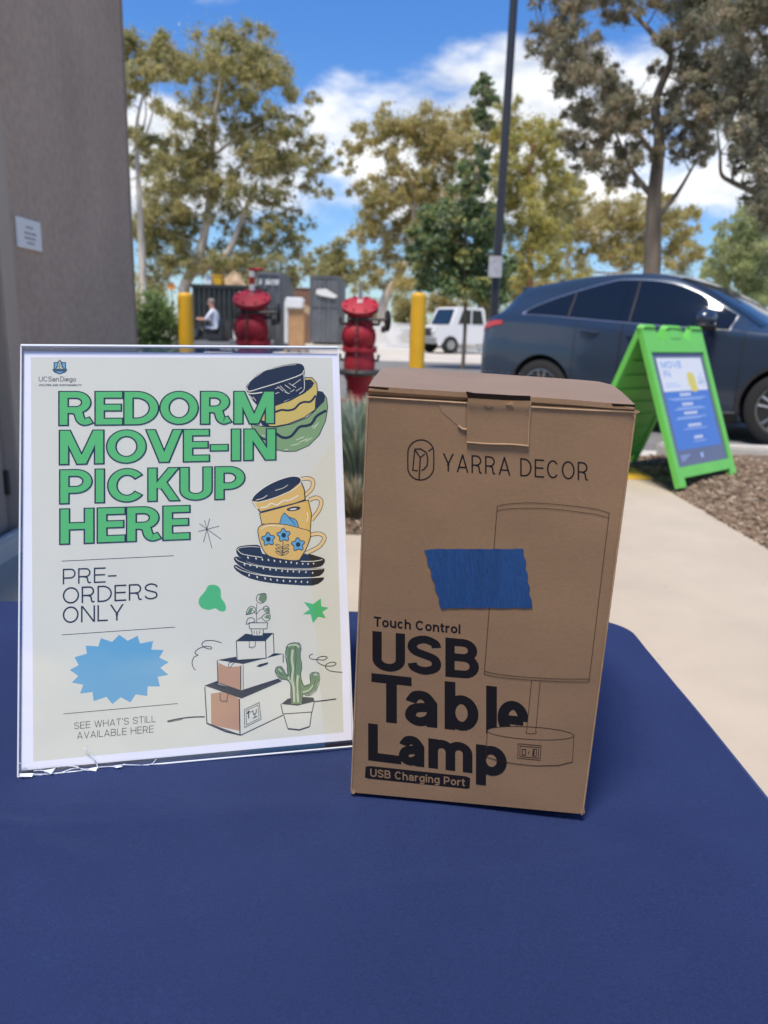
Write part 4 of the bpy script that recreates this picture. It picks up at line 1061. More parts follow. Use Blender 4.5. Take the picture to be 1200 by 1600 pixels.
k.stroke(ZE((605, 590)) + ZF((553, 340)), lw); k.stroke(ZE((1052, 617)) + ZF((971, 371)), lw)
for q in ([(553, 328), (600, 339), (680, 349), (760, 355), (860, 360), (972, 360)], [(553, 340), (600, 351), (680, 360), (800, 368), (900, 372), (971, 372)]): k.stroke(ZF(*q), lw, sm=4)
for q in ([(742, 368), (722, 570)], [(776, 370), (758, 571)], [(718, 570), (722, 576), (740, 579), (758, 576), (763, 570)], [(566, 560), (560, 670), (600, 684), (680, 699), (760, 706), (850, 704), (905, 690), (911, 584)]): k.stroke(ZF(*q), lw)
k.stroke(ZF(*[(738 + 173 * math.cos(t), 576 + 25 * math.sin(t) + math.cos(t) * 10) for t in [2 * PI * i / 40 for i in range(40)]]), lw, True)
for q in ([(688, 618), (779, 626), (776, 684), (687, 676)], [(696, 627), (771, 633), (768, 676), (695, 669)]): k.stroke(ZF(*q), 1.0, True)
k.stroke(ZF((705, 640), (718, 641), (717, 664), (704, 663)), 1.4, True); k.stroke(ZF((748, 640), (762, 641), (760, 668), (746, 667)), 1.2, True); k.stroke(ZF((752, 645), (750, 664)), 2.0); k.stroke(ZF((734, 648), (728, 660)), 1.2)
k.build('lamp_drawing', M_inkline, bx)
# faint writing at the back of the lid
lpl = Plane(rb[10], rb[30] - rb[10], (r1[20] - rb[20]) * -1)
M_blueink = mat('faint_blue_ink', (.16, .14, .27), .8)
k = Ink(Plane(rb[20] - np.array([0, 0, -.0016]), rb[30] - rb[10], rb[20] - r1[20]), 0.0004, 'uv')
for i in range(14):
    x_ = -.02 + i * .0042
    if i in (4, 9): continue
    k.stroke([(x_, -.0075), (x_, -.004)], .0006); k.stroke([(x_, -.004 - .0035 * (i % 2)), (x_ + .0022, -.004 - .0035 * (i % 3 > 0))], .0006)
k.build('lid_print', M_blueink, bx)
# blue painter's tape on the front
M_tape = mat('painters_tape', (.010, .060, .20), .55, var=.14, vscale=60, bump=.9, bscale=500, bdist=.0008, stretch=(3, 3, .25))
tpp = [(663, 860)] + [(663 + 155 * i / 14, 858 + .4 * math.sin(i * 2.3)) for i in range(1, 14)] + [(818, 858)] + [(818 + 13 * i / 9 + 1.3 * (-1) ** i, 858 + 90 * i / 9) for i in range(1, 9)] + [(832, 950)] + [(832 - 140 * i / 14, 950 + .6 * math.sin(i * 1.7)) for i in range(1, 14)] + [(690, 952)] + [(690 - 27 * i / 9 + 1.3 * (-1) ** i, 952 - 92 * i / 9) for i in range(1, 9)]
MB().prism([BF.px(p, .0005) for p in tpp], -BF.n * .0002).build('blue_tape', M_tape, bx)

# ================================================================== GREEN SANDWICH BOARD
M_green = mat('green_plastic', (.14, .52, .085), .42, var=.05, vscale=6, bump=.08, bscale=150)
M_print_navy = mat('board_print_slate', (.10, .12, .22), .35)
M_print_white = mat('board_print_white', (.62, .65, .70), .4)
M_print_blue = mat('board_print_blue', (.055, .17, .52), .4)
M_print_sky = mat('board_print_text_blue', (.16, .32, .62), .4)
M_print_yel = mat('board_print_yellow', (.60, .52, .10), .4)
M_print_line = mat('board_print_line', (.32, .44, .72), .4)
A0 = on_z(1062, 763, .045); A1 = on_z(1151, 743, .045)
dA = nv([A1[0] - A0[0], A1[1] - A0[1], 0]); WA = math.hypot(A1[0] - A0[0], A1[1] - A0[1])
nAb = np.array([-dA[1], dA[0], 0]); HA = 1.06
half = .42
A0 = np.array([A0[0], A0[1], .045])
board = thing('sandwich_board', A0, 'bright green plastic sandwich board with blue printed sheet', 'sign')
apex = A0 + nAb * half + np.array([0, 0, HA])
def leaf(side):
    """one leaf of the board: returns its plane (u across, v up the slope) and slope length"""
    if side == 0: o, u, back = A0, dA, nAb
    else: o, u, back = A0 + nAb * 2 * half + dA * WA, -dA, -nAb
    v = nv(back * half + np.array([0, 0, HA])); return Plane(o, u, v), math.hypot(half, HA)
for side in (0, 1):
    pl, LL = leaf(side)
    W = WA; th = .034
    def pr(poly, l0, l1, name, m=M_green, parent=None):
        P = [pl.uv(p, l1) for p in poly]; return MB().prism(P, -pl.n * (l1 - l0)).build(name, m, parent or board)
    bw = .052
    top0 = LL - .205
    frame_poly = {'stile': [(0, .085), (bw, .085), (bw, top0), (0, top0)], 'stile2': [(W - bw, .085), (W, .085), (W, top0), (W - bw, top0)]}
    pr([(0, 0), (.085, 0), (.085, .055), (.105, .0851), (0, .0851)], -th, .004, 'foot'); pr([(W - .085, 0), (W, 0), (W, .0851), (W - .105, .0851), (W - .085, .055)], -th, .004, 'foot')
    pr([(0, .0855), (bw, .0855), (bw, top0), (0, top0)], -th, .003, 'stile'); pr([(W - bw, .0855), (W, .0855), (W, top0), (W - bw, top0)], -th, .003, 'stile')
    pr([(bw + .0005, .0605), (W - bw - .0005, .0605), (W - bw - .0005, .135), (bw + .0005, .135)], -th, .0025, 'bottom_rail')
    # head with two hand notches and a block of its own in the middle
    h1, h2 = LL - .01, LL - .115
    head_ = [(0, top0 + .0005), (W, top0 + .0005), (W, h1 - .02), (W - .02, h1), (W * .80, h1), (W * .80, h1 - .02), (W * .755, h2), (W * .67, h2), (W * .645, h1 - .02), (W * .615, h1), (W * .385, h1), (W * .355, h1 - .02), (W * .33, h2), (W * .245, h2), (W * .20, h1 - .02), (W * .20, h1), (.02, h1), (0, h1 - .02)]
    hd_ = pr(head_, -th, .0035, 'head')
    pr([(W * .42, LL - .105), (W * .58, LL - .105), (W * .58, LL - .04), (W * .42, LL - .04)], .0036, .0075, 'grip', parent=hd_)
    pr([(bw - .01, .12), (W - bw + .01, .12), (W - bw + .01, top0 + .01), (bw - .01, top0 + .01)], -th * .72, -th * .35, 'backing')
    for t in np.linspace(.2, top0 - .08, 7):
        pr([(bw + .02, t), (W - bw - .02, t), (W - bw - .02, t + .022), (bw + .02, t + .022)], -th * .98, -th * .721, 'rib')
    if side == 0:
        px0, px1, py0, py1 = bw + .002, W - bw - .002, .137, top0 - .002
        sh = pr([(px0, py0), (px1, py0), (px1, py1), (px0, py1)], -th * .349, -th * .349 + .003, 'printed_sheet', M_print_navy)
        lv = -th * .349 + .0034
        def bi(m, name, fn, up=0):
            q = Ink(pl, lv + up, 'uv'); fn(q); o_ = q.build(name, m, sh)
            if 'session' in name: o_['kind'] = 'stuff'
        iw, ih = px1 - px0, py1 - py0
        X_ = lambda a: px0 + iw * a
        Y_ = lambda b_: py0 + ih * b_
        bi(M_print_white, 'white_field', lambda q: q.poly([(X_(.08), Y_(.655)), (X_(.94), Y_(.655)), (X_(.94), Y_(.955)), (X_(.08), Y_(.955))]))
        bi(M_print_blue, 'blue_field', lambda q: q.poly([(X_(.08), Y_(.14)), (X_(.94), Y_(.14)), (X_(.94), Y_(.652)), (X_(.08), Y_(.652))]))
        def _a(q):
            q.text('MOVE', (X_(.14), Y_(.925)), (X_(.14), Y_(.865)), (X_(.52), Y_(.925)), (X_(.52), Y_(.865)), w=.2)
            q.text('IN', (X_(.14), Y_(.845)), (X_(.14), Y_(.785)), (X_(.27), Y_(.845)), (X_(.27), Y_(.785)), w=.2)
        bi(M_print_sky, 'board_lettering', _a, .0003)
        bi(M_print_yel, 'lamp_print', lambda q: q.poly([(X_(.60), Y_(.82)), (X_(.70), Y_(.82)), (X_(.73), Y_(.77)), (X_(.735), Y_(.66)), (X_(.70), Y_(.64)), (X_(.62), Y_(.645)), (X_(.58), Y_(.72)), (X_(.58), Y_(.78))]), .0004)
        def _a(q):
            q.stroke([(X_(.80), Y_(.70)), (X_(.80), Y_(.78))], .006); q.stroke([(X_(.84), Y_(.72)), (X_(.86), Y_(.82))], .006); q.stroke([(X_(.88), Y_(.69)), (X_(.885), Y_(.77))], .006); q.stroke([(X_(.78), Y_(.72)), (X_(.91), Y_(.735))], .004)
        bi(M_print_blue, 'sketch_print', _a, .0004)
        def _a(q):
            for yy, a, b_ in ((.622, .36, .60), (.535, .36, .60), (.455, .36, .62), (.345, .38, .66), (.235, .44, .62)):
                x_ = a
                while x_ < b_ - .03: q.stroke([(X_(x_), Y_(yy)), (X_(x_ + .032), Y_(yy + .002))], .020); x_ += .043
        bi(M_print_white, 'session_heading', _a, .0003); pass
        def _a(q):
            for yy, a, b_ in ((.59, .13, .86), (.577, .20, .78), (.505, .26, .74), (.492, .2, .8), (.42, .22, .78), (.408, .18, .66), (.315, .28, .74), (.20, .42, .66), (.70, .13, .42), (.725, .13, .36)):
                q.stroke([(X_(a), Y_(yy)), (X_(b_), Y_(yy))], .006)
            for i_ in range(3): q.stroke([(X_(.10), Y_(.09 - .018 * i_)), (X_(.28 - .05 * i_), Y_(.09 - .018 * i_))], .006)
            q.poly([(X_(.48), Y_(.095)), (X_(.53), Y_(.095)), (X_(.53), Y_(.06)), (X_(.505), Y_(.045)), (X_(.48), Y_(.06))])
        bi(M_print_line, 'session_lines', _a, .0003)
for t in (.12, .88):
    MB().tube([apex + dA * (WA * t - .03) + np.array([0, 0, -.03]), apex + dA * (WA * t + .03) + np.array([0, 0, -.03])], .012, 10).build('hinge', M_green, board, True)

# ================================================================== BOLLARDS
def bollard(px, py, Y, label):
    p = at(px, py, Y); r = .066
    t = thing('bollard', (p[0], p[1], -.016), label, 'bollard', 'yellow bollards guarding the red valves')
    hgt = p[2] + .016
    m = MB(); m.lathe([(r, 0), (r, hgt - .05), (r * .985, hgt - .03), (r * .9, hgt - .014), (r * .7, hgt - .004), (r * .3, hgt)], (0, 0, 0), n=32)
    m.build('post', M_bollard, t, True, local=True)
    MB().lathe([(r * 1.5, 0), (r * 1.5, .02), (r * 1.1, .04), (r * 1.002, .045)], (0, 0, 0), n=32).build('footing', M_curb, t, True, local=True)
    return t
bollard(655, 457, 6.75, 'yellow steel bollard standing between the red valve and the parked car')
bollard(289, 457, 6.95, 'yellow steel bollard with a shrub beside it, near the stucco wall')

# ================================================================== RED BACKFLOW VALVES
M_chain = mat('chain_metal', (.10, .095, .09), .55, metal=.7)
M_tagw = mat('tag_white', (.6, .6, .6), .5)
def valve(px, Y, y_disc, label, stem_red, wheel_side):
    c = at(px, y_disc, Y)
    t = thing('backflow_valve', (c[0], c[1] + .03, 0), label, 'valve', 'red backflow valves in the planting bed')
    x, y, z = c[0], c[1] + .03, c[2]
    b_ = MB()
    b_.lathe([(.10, 0.0), (.10, z - .78), (.155, z - .775), (.155, z - .735), (.10, z - .73), (.10, z - .60), (.12, z - .56), (.128, z - .45), (.118, z - .36), (.14, z - .355), (.14, z - .325), (.115, z - .32), (.108, z - .2), (.104, z - .08), (.10, z + .0), (.06, z + .045)], (x, y, 0), n=28)
    b_.build('pipe_body', M_red, t, True)
    # inclined round cover, bolted, facing up and out
    ax = nv((.0, -.46, .89)); cc = np.array([x, y - .055, z])
    cv_ = MB(); cv_.lathe([(.10, -.07), (.138, -.028), (.146, -.026), (.146, .008), (.138, .012), (.09, .016), (.05, .03), (.0, .032)], cc, ax, n=32); cov = cv_.build('cover', M_red, t, True)
    a1 = nv(np.cross(ax, (0, 0, 1))); a2 = np.cross(ax, a1)
    for k in range(8):
        w_ = 2 * PI * (k + .5) / 8
        MB().lathe([(.011, 0), (.011, .016), (.006, .019)], cc + ax * .009 + .122 * (math.cos(w_) * a1 + math.sin(w_) * a2), ax, n=6).build('bolt', M_red, cov)
    # lower check body: a domed face looking forward and a little down
    ax2 = nv((0, -.93, -.30)); c2 = np.array([x - .005, y - .045, z - .235])
    MB().lathe([(.11, -.04), (.134, .0), (.138, .01), (.138, .03), (.120, .036), (.115, .05), (.095, .085), (.055, .105), (.0, .112)], c2, ax2, n=32).build('check_dome', M_red, t, True)
    # locking bar, chain and hand wheel
    s = wheel_side
    MB().tube([(x - .10 * s, y - .13, z - .105), (x + .02 * s, y - .15, z - .105), (x + .21 * s, y - .13, z - .10)], .012, 8).build('locking_bar', M_chain, t, True)
    MB().lathe([(.03, -.012), (.075, -.01), (.085, 0), (.075, .01), (.03, .012)], (x + .22 * s, y - .13, z - .11), (1, .25, 0), n=24).build('hand_wheel', M_dark, t, True)
    MB().bbox((x + .19 * s - .018, y - .165, z - .20), (x + .19 * s + .018, y - .14, z - .15), .004).build('padlock', M_dark, t)
    ch_ = MB()
    for i in range(16):
        p0 = np.array([x - .02, y - .165 - .03 * math.sin(i / 15 * PI), z - .11 - .028 * i])
        ch_.tube([p0 + np.array([.009 * math.cos(w_) * (i % 2), -.009 * math.cos(w_) * ((i + 1) % 2), .017 * math.sin(w_)]) for w_ in np.linspace(0, 2 * PI, 9)], .0032, 5, cap=False)
    ch_.build('chain', M_chain, t, True)
    st = MB(); st.tube([(x, y - .03, z + .03), (x, y - .03, z + .19)], .013, 10); so_ = st.build('stem', M_steel, t, True)
    if stem_red:
        MB().tube([(x, y - .03, z + .06), (x, y - .03, z + .235)], .022, 10).build('stem_cap', M_red, t, True)
        for zz in (.065, .165): MB().tube([(x, y - .03, z + zz), (x, y - .03, z + zz + .045)], .0228, 10).build('white_band', M_tagw, t, True)
        MB().tube([(x + .023, y - .03, z + .222), (x + .09, y - .03, z + .226)], .013, 10).build('stem_arm', M_red, t, True)
    else:
        MB().prism([cc + ax * .035 + a1 * p + a2 * q for p, q in ((-.02, -.05), (.02, -.045), (.022, .02), (-.018, .015))], ax * .002).build('inspection_tag', M_tagw, cov)
    for k in range(10):
        w_ = 2 * PI * k / 10; MB().lathe([(.012, -.03), (.012, .018), (.007, .022)], (x + .128 * math.cos(w_), y + .128 * math.sin(w_), z - .33), n=6).build('flange_bolt', M_red, t)
    for sx_, zz in ((-1, -.14), (1, -.14), (-1, -.42), (1, -.42)):
        MB().tube([(x + sx_ * .09, y - .03, z + zz), (x + sx_ * .15, y - .045, z + zz), (x + sx_ * .155, y - .046, z + zz + .045)], .013, 8).build('test_cock', mat('brass', (.35, .22, .06), .4, metal=.8) if False else M_chain, t, True)
    # lower coupling and clamp ring
    MB().lathe([(.12, -.025), (.165, -.02), (.172, 0), (.165, .02), (.12, .025)], (x, y, z - .52), n=28).build('clamp_ring', M_chain, t, True)
    return t
valve(563, 6.25, 478, 'red backflow valve with white tag on its cover, beside the single bollard', False, 1)
valve(394, 6.25, 467, 'red backflow valve with red capped stem above its cover', True, 1)

# ================================================================== POLE
M_pole = mat('pole_black', (.02, .019, .024), .45, coat=.2)
pb = at(771.5, 492, 11.6); pt = at(803, 0, 11.6)
dirp = (pt - pb) / (pt[2] - pb[2])
lp = thing('lamp_post', (pb[0] - dirp[0] * pb[2], pb[1], -.008), 'tall slim black lamp post with small paper notice', 'lamp post')
b0 = pb - dirp * (pb[2] + .008); t0 = pb + dirp * (6.6 - pb[2])
mid = b0 * 1.0
MB().tube([b0, pb, t0], [.075, .066, .052], 20).build('shaft', M_pole, lp, True)
MB().lathe([(.19, 0), (.19, .03), (.15, .07), (.11, .16), (.09, .18)], b0, n=24).build('base_cover', M_pole, lp, True)
arm0 = t0 - dirp * .1
MB().tube([arm0, arm0 + np.array([.35, 0, .12]), arm0 + np.array([.75, 0, .14])], .03, 10).build('arm', M_pole, lp, True)
MB().bbox(tuple(arm0 + np.array([.70, -.14, .08])), tuple(arm0 + np.array([1.25, .14, .17])), .03).build('lamp_head', M_pole, lp)
n0, n1 = at(764, 400, 11.5), at(783, 434, 11.5)
MB().bbox((n0[0], 11.47, n1[2]), (n1[0], 11.475, n0[2]), .001).build('notice', mat('notice_grey', (.42, .41, .43), .6, var=.15, vscale=12), lp)

# ================================================================== CAR
M_paint = mat('blue_grey_car_paint', (.026, .044, .074), .32, metal=.35, coat=1.0)
M_paint.node_tree.nodes['Principled BSDF'].inputs['Coat Roughness'].default_value = .07
M_paint.node_tree.nodes['Principled BSDF'].inputs['Coat Weight'].default_value = .7
M_glass_car = mat('tinted_car_glass', (.006, .007, .009), .06, spec=.7)
M_wind = mat('windscreen_glass', (.012, .018, .026), .05, spec=.8)
M_chrome = mat('brushed_chrome', (.36, .37, .39), .38, metal=1)
M_clad = mat('black_cladding', (.022, .022, .024), .6)
M_tyre = mat('tyre_rubber', (.018, .018, .018), .85, bump=.2, bscale=60)
M_rim = mat('alloy_rim', (.40, .39, .37), .35, metal=.9)
M_tail = mat('tail_light_red', (.50, .012, .02), .2, coat=.6)
M_lamp = mat('headlight_glass', (.5, .52, .55), .1, spec=.8)
ST = [  # x, underside, shoulder, roof, half width, half width at roof
    (-2.40, .52, .85, .90, .62, .42), (-2.37, .36, 1.02, 1.10, .76, .55), (-2.30, .28, 1.14, 1.24, .84, .62), (-2.15, .25, 1.20, 1.35, .89, .60), (-2.02, .23, 1.22, 1.50, .91, .58),
    (-1.88, .21, 1.23, 1.58, .925, .58), (-1.5, .20, 1.225, 1.64, .93, .60), (-1.1, .19, 1.20, 1.69, .93, .62), (-.65, .18, 1.17, 1.715, .925, .635), (-.25, .18, 1.145, 1.705, .925, .635),
    (.0, .18, 1.13, 1.665, .925, .63), (.25, .18, 1.12, 1.57, .925, .62), (.5, .18, 1.11, 1.435, .925, .62), (.75, .18, 1.10, 1.285, .925, .64), (.95, .19, 1.09, 1.17, .925, .68), (1.3, .20, 1.06, 1.12, .92, .74),
    (1.7, .21, 1.01, 1.07, .91, .72), (2.05, .22, .93, .99, .86, .66), (2.25, .26, .80, .88, .76, .55), (2.36, .35, .66, .72, .62, .42), (2.39, .42, .58, .64, .55, .4)]
SX = np.array([s[0] for s in ST]); SP = np.array([s[1:] for s in ST])
def cr1(xs, ys, x):
    i = int(np.clip(np.searchsorted(xs, x) - 1, 0, len(xs) - 2)); t = (x - xs[i]) / (xs[i + 1] - xs[i])
    m0 = (ys[i + 1] - ys[max(i - 1, 0)]) / (xs[i + 1] - xs[max(i - 1, 0)]); m1 = (ys[min(i + 2, len(xs) - 1)] - ys[i]) / (xs[min(i + 2, len(xs) - 1)] - xs[i]); h = xs[i + 1] - xs[i]
    return (2 * t ** 3 - 3 * t * t + 1) * ys[i] + (t ** 3 - 2 * t * t + t) * h * m0 + (-2 * t ** 3 + 3 * t * t) * ys[i + 1] + (t ** 3 - t * t) * h * m1
def section(x):
    zl, zb_, zr, w, wr = cr1(SX, SP, x)
    ze = zr - .05
    ze = max(ze, zb_ + .02)
    return np.array([(0, zl), (w * .80, zl), (w * .955, zl + .07), (w * .99, zl + .25 * (zb_ - zl)), (w * 1.0, zl + .55 * (zb_ - zl)), (w * .975, zl + .82 * (zb_ - zl)), (w * .935, zb_),
                     (w * .935 * .42 + wr * .58, zb_ * .42 + ze * .58), (wr, ze), (wr * .72, zr - .012), (wr * .35, zr - .002), (0, zr)])
def S(x, t, lift=0.0, side=-1):
    def raw(x, t):
        s = section(x); k = np.arange(len(s)); return np.array([x, side * cr1(k, s[:, 0], t), cr1(k, s[:, 1], t)])
    p = raw(x, t)
    if lift:
        e_ = 1e-3; du = raw(min(x + e_, 2.389), t) - raw(max(x - e_, -2.399), t); dv = raw(x, min(t + e_, 11)) - raw(x, max(t - e_, 0))
        n_ = nv(np.cross(du, dv)); 
        if n_[1] * side < 0 and abs(n_[1]) > .05: n_ = -n_
        elif abs(n_[1]) <= .05 and n_[2] < 0: n_ = -n_
        p = p + n_ * lift
    return p
car = thing('parked_car', (0, 0, 0), 'dark blue grey coupe roofed SUV parked at the kerb', 'car')
xs = np.concatenate([np.linspace(-2.40, -2.1, 10)[:-1], np.linspace(-2.1, 2.1, 64)[:-1], np.linspace(2.1, 2.39, 9)]); ts = np.linspace(0, 11, 45)
V = []; nt_ = len(ts)
for x in xs:
    half_ = [S(x, t) for t in ts]; V += half_ + [np.array([p[0], -p[1], p[2]]) for p in half_[-2:0:-1]]
nr = 2 * nt_ - 2; nxs = len(xs)
F = [(i * nr + k, i * nr + (k + 1) % nr, (i + 1) * nr + (k + 1) % nr, (i + 1) * nr + k) for i in range(nxs - 1) for k in range(nr)]
F += [tuple(range(nr - 1, -1, -1)), tuple((nxs - 1) * nr + k for k in range(nr))]
mb = MB(); mb.add(V, F); body = mb.build('body', M_paint, car, True, local=True)
RW = .365
for ax_ in (-1.40, 1.29):
    cut = MB(); cut.lathe([(.405, -1.2), (.405, 1.2)], (ax_, 0, .375), (0, 1, 0), n=56)
    for s_ in (-1, 1): pass
    co_ = cut.build('wheel_cut', M_clad, None, local=True)
    md = body.modifiers.new('arch', 'BOOLEAN'); md.operation = 'DIFFERENCE'; md.object = co_; md.solver = 'EXACT'
    dg = bpy.context.evaluated_depsgraph_get(); me2 = bpy.data.meshes.new_from_object(body.evaluated_get(dg))
    body.modifiers.clear(); body.data = me2; me2.name = 'body'; bpy.data.objects.remove(co_)
body.data.polygons.foreach_set('use_smooth', [True] * len(body.data.polygons))
try: body.data.set_sharp_from_angle(angle=math.radians(35))
except Exception: pass
def patch(name, m, x0f, x1f, t0, t1, lift, nx_=18, nt__=10, parent=None, side=-1):
    V = []
    for j in range(nt__ + 1):
        t = t0 + (t1 - t0) * j / nt__
        a, b_ = (x0f(t) if callable(x0f) else x0f), (x1f(t) if callable(x1f) else x1f)
        for i in range(nx_ + 1): V.append(S(a + (b_ - a) * i / nx_, t, lift, side))
    nV = len(V); V += [S(0, 5, 0, side) * 0 + p for p in []]
    F = [(j * (nx_ + 1) + i, j * (nx_ + 1) + i + 1, (j + 1) * (nx_ + 1) + i + 1, (j + 1) * (nx_ + 1) + i) for j in range(nt__) for i in range(nx_)]
    if side > 0: F = [tuple(reversed(f)) for f in F]
    return obj(name, V, F, m, parent or car, True, True)
def xpatch(name, m, x0, x1, t0f, t1f, lift, nx_=24, nt__=8, parent=None, side=-1):
    V = []
    for i in range(nx_ + 1):
        x = x0 + (x1 - x0) * i / nx_; a, b_ = (t0f(x) if callable(t0f) else t0f), (t1f(x) if callable(t1f) else t1f)
        for j in range(nt__ + 1): V.append(S(x, a + (b_ - a) * j / nt__, lift, side))
    n_ = nt__ + 1
    F = [(i * n_ + j, (i + 1) * n_ + j, (i + 1) * n_ + j + 1, i * n_ + j + 1) for i in range(nx_) for j in range(nt__)]
    if side > 0: F = [tuple(reversed(f)) for f in F]
    return obj(name, V, F, m, parent or car, True, True)
tlo = lambda x: 6.06
def thi(x):                       # upper edge of the side glass: pinched at both ends
    if x < -.62: return 6.12 + (7.72 - 6.12) * max(0, (x + 1.70) / 1.08) ** .62
    return 7.72
for side in (-1, 1):
    # chrome surround first, glass just proud of it
    xpatch('window_surround', M_chrome, -1.74, .70, lambda x: 6.0, lambda x: thi(x) + .05, .004, 40, 8, side=side)
    xpatch('window_seal', M_glass_car, -1.69, .685, lambda x: 6.05, lambda x: thi(x) - .02, .007, 40, 8, side=side)
    xpatch('window', M_glass_car, -1.64, -1.13, tlo, lambda x: max(6.1, thi(x) - .10), .010, 14, 8, side=side)
    xpatch('window', M_glass_car, -1.10, -.50, tlo, lambda x: thi(x) - .10, .010, 14, 8, side=side)
    xpatch('window', M_glass_car, -.35, .665, tlo, lambda x: thi(x) - .10, .010, 20, 8, side=side)
    for xs_ in (-.385, -1.125): xpatch('pillar_strip', M_clad, xs_, xs_ + .022, 6.06, lambda x: thi(x) - .1, .011, 2, 8, side=side)
    # doors
    for (a, b_), nm in (((-.985, -.445), 'rear'), ((-.425, .845), 'front')):
        xpatch('door_seam', M_black, a - .012, b_ + .012, 2.35, 5.97, .0015, 14, 14, side=side)
        d_ = xpatch('door', M_paint, a, b_, 2.42, 5.965, .0045, 16, 18, side=side)
        hx = a + .06
        p = S(hx, 5.25, .02, side); q = S(hx + .22, 5.25, .02, side)
        MB().tube([p, p * .7 + q * .3 + np.array([0, side * .012, 0]), p * .3 + q * .7 + np.array([0, side * .012, 0]), q], [.010, .016, .016, .010], 8).build('handle', M_paint, d_, True, local=True)
    xpatch('sill_cladding', M_clad, -.96, .87, 1.05, 2.3, .012, 14, 6, side=side)
    xpatch('sill_strip', M_chrome, -.95, .86, 2.30, 2.42, .008, 14, 2, side=side)
    xpatch('tail_light', M_tail, -2.345, -2.0, lambda x: 5.30 + .3 * max(0, (x + 2.2)) , lambda x: 5.72 - .5 * max(0, x + 2.2), .010, 12, 5, side=side)
    xpatch('headlight', M_lamp, 1.95, 2.3, 5.2, 5.85, .008, 8, 5, side=side)
    xpatch('rear_bumper_trim', M_clad, -2.33, -1.84, 1.2, 2.3, .010, 10, 5, side=side)
    # mirror on its stalk
    mz = S(.48, 6.0, 0, side)
    mr = MB(); mr.ball(mz + np.array([.04, side * .19, .10]), (.10, .15, .10), 18, 12)
    mo = mr.build('door_mirror', M_paint, car, True, local=True)
    MB().ball(mz + np.array([.035, side * .19, .035]), (.096, .143, .06), 16, 8).build('mirror_base', M_clad, mo, True, local=True)
    MB().tube([mz + np.array([.04, -side * .02, .02]), mz + np.array([.04, side * .10, .05])], [.045, .03], 10).build('mirror_stalk', M_clad, mo, True, local=True)
    MB().tube([mz + np.array([.09, side * .08, .085]), mz + np.array([.112, side * .17, .085]), mz + np.array([.08, side * .262, .09])], .008, 6).build('mirror_indicator', M_lamp, mo, True, local=True)
    # wheel-arch lining
    for ax_ in (-1.40, 1.29):
        V = []; n_ = 40
        for k in range(n_ + 1):
            w_ = -.35 + (PI + .7) * k / n_
            for yy, rr in ((.905, .402), (.905, .428), (.918, .428), (.918, .402)): pass
        ar = MB(); ring = []
        for k in range(n_ + 1):
            w_ = -.18 + (PI + .36) * k / n_
            ring.append([(ax_ + r_ * math.cos(w_), side * y_, .375 + r_ * math.sin(w_)) for r_, y_ in ((.398, .60), (.398, .925), (.432, .928), (.436, .90))])
        Vr = [p for r_ in ring for p in r_]
        Fr = [(k * 4 + j, (k + 1) * 4 + j, (k + 1) * 4 + j + 1, k * 4 + j + 1) for k in range(n_) for j in range(3)]
        ar.add(Vr, Fr); ar.build('arch_trim', M_clad, car, True, local=True)
        # wheel
        wo = np.array([ax_, side * .80, .365]); axis = (0, side, 0)
        ty = MB(); ty.lathe([(.235, -.11), (.33, -.115), (.357, -.10), (.365, -.07), (.365, .07), (.357, .095), (.33, .112), (.25, .108), (.243, .095)], wo, axis, n=44)
        wh = ty.build('wheel', M_tyre, car, True, local=True)
        rm = MB(); rm.lathe([(.243, .02), (.243, .102), (.232, .104), (.222, .08), (.215, .03)], wo, axis, n=44)
        rm.lathe([(.07, .06), (.07, .085), (.045, .092), (.0, .093)], wo, axis, n=20)
        for k in range(5):
            for dd in (-.16, .16):
                w_ = 2 * PI * k / 5 + .3
                r0_ = np.array([math.cos(w_ + dd * .9), 0, math.sin(w_ + dd * .9)]); r1_ = np.array([math.cos(w_ + dd * 1.25), 0, math.sin(w_ + dd * 1.25)])
                nn_ = np.array([0, side, 0])
                rm.tube([wo + r0_ * .05 + nn_ * .078, wo + r1_ * .15 + nn_ * .085, wo + r1_ * .226 + nn_ * .09], [.020, .017, .019], 8)
        rm.build('rim', M_rim, wh, True, local=True)
        MB().lathe([(.17, .0), (.17, .02), (.06, .03)], wo, axis, n=30).build('brake_disc', M_steel, wh, True, local=True)
        MB().lathe([(.39, -.35), (.39, -.13), (.02, -.12)], wo, axis, n=30).build('wheel_well', M_black, wh, True, local=True)
# windscreen and rear window across the car
for nm, m, xa, xb, tt in (('windscreen', M_wind, .03, .93, 8.25), ('rear_window', M_glass_car, -2.13, -1.93, 8.3)):
    V = []; nX, nY = 14, 24
    for i in range(nX + 1):
        x = xa + (xb - xa) * i / nX
        row = [S(x, t, .006, -1) for t in np.linspace(tt, 11, 12)]; row += [np.array([p[0], -p[1], p[2]]) for p in row[-2::-1]]
        V += row
    n_ = 23; F = [(i * n_ + j, (i + 1) * n_ + j, (i + 1) * n_ + j + 1, i * n_ + j + 1) for i in range(nX) for j in range(n_ - 1)]
    obj(nm, V, F, m, car, True, True)
MB().bbox((-2.03, -.50, 1.535), (-1.84, .50, 1.575), .018).build('roof_spoiler', M_paint, car, True, local=True)
MB().bbox((-2.405, -.26, .62), (-2.38, .26, .74), .004).build('number_plate', M_white, car, local=True)
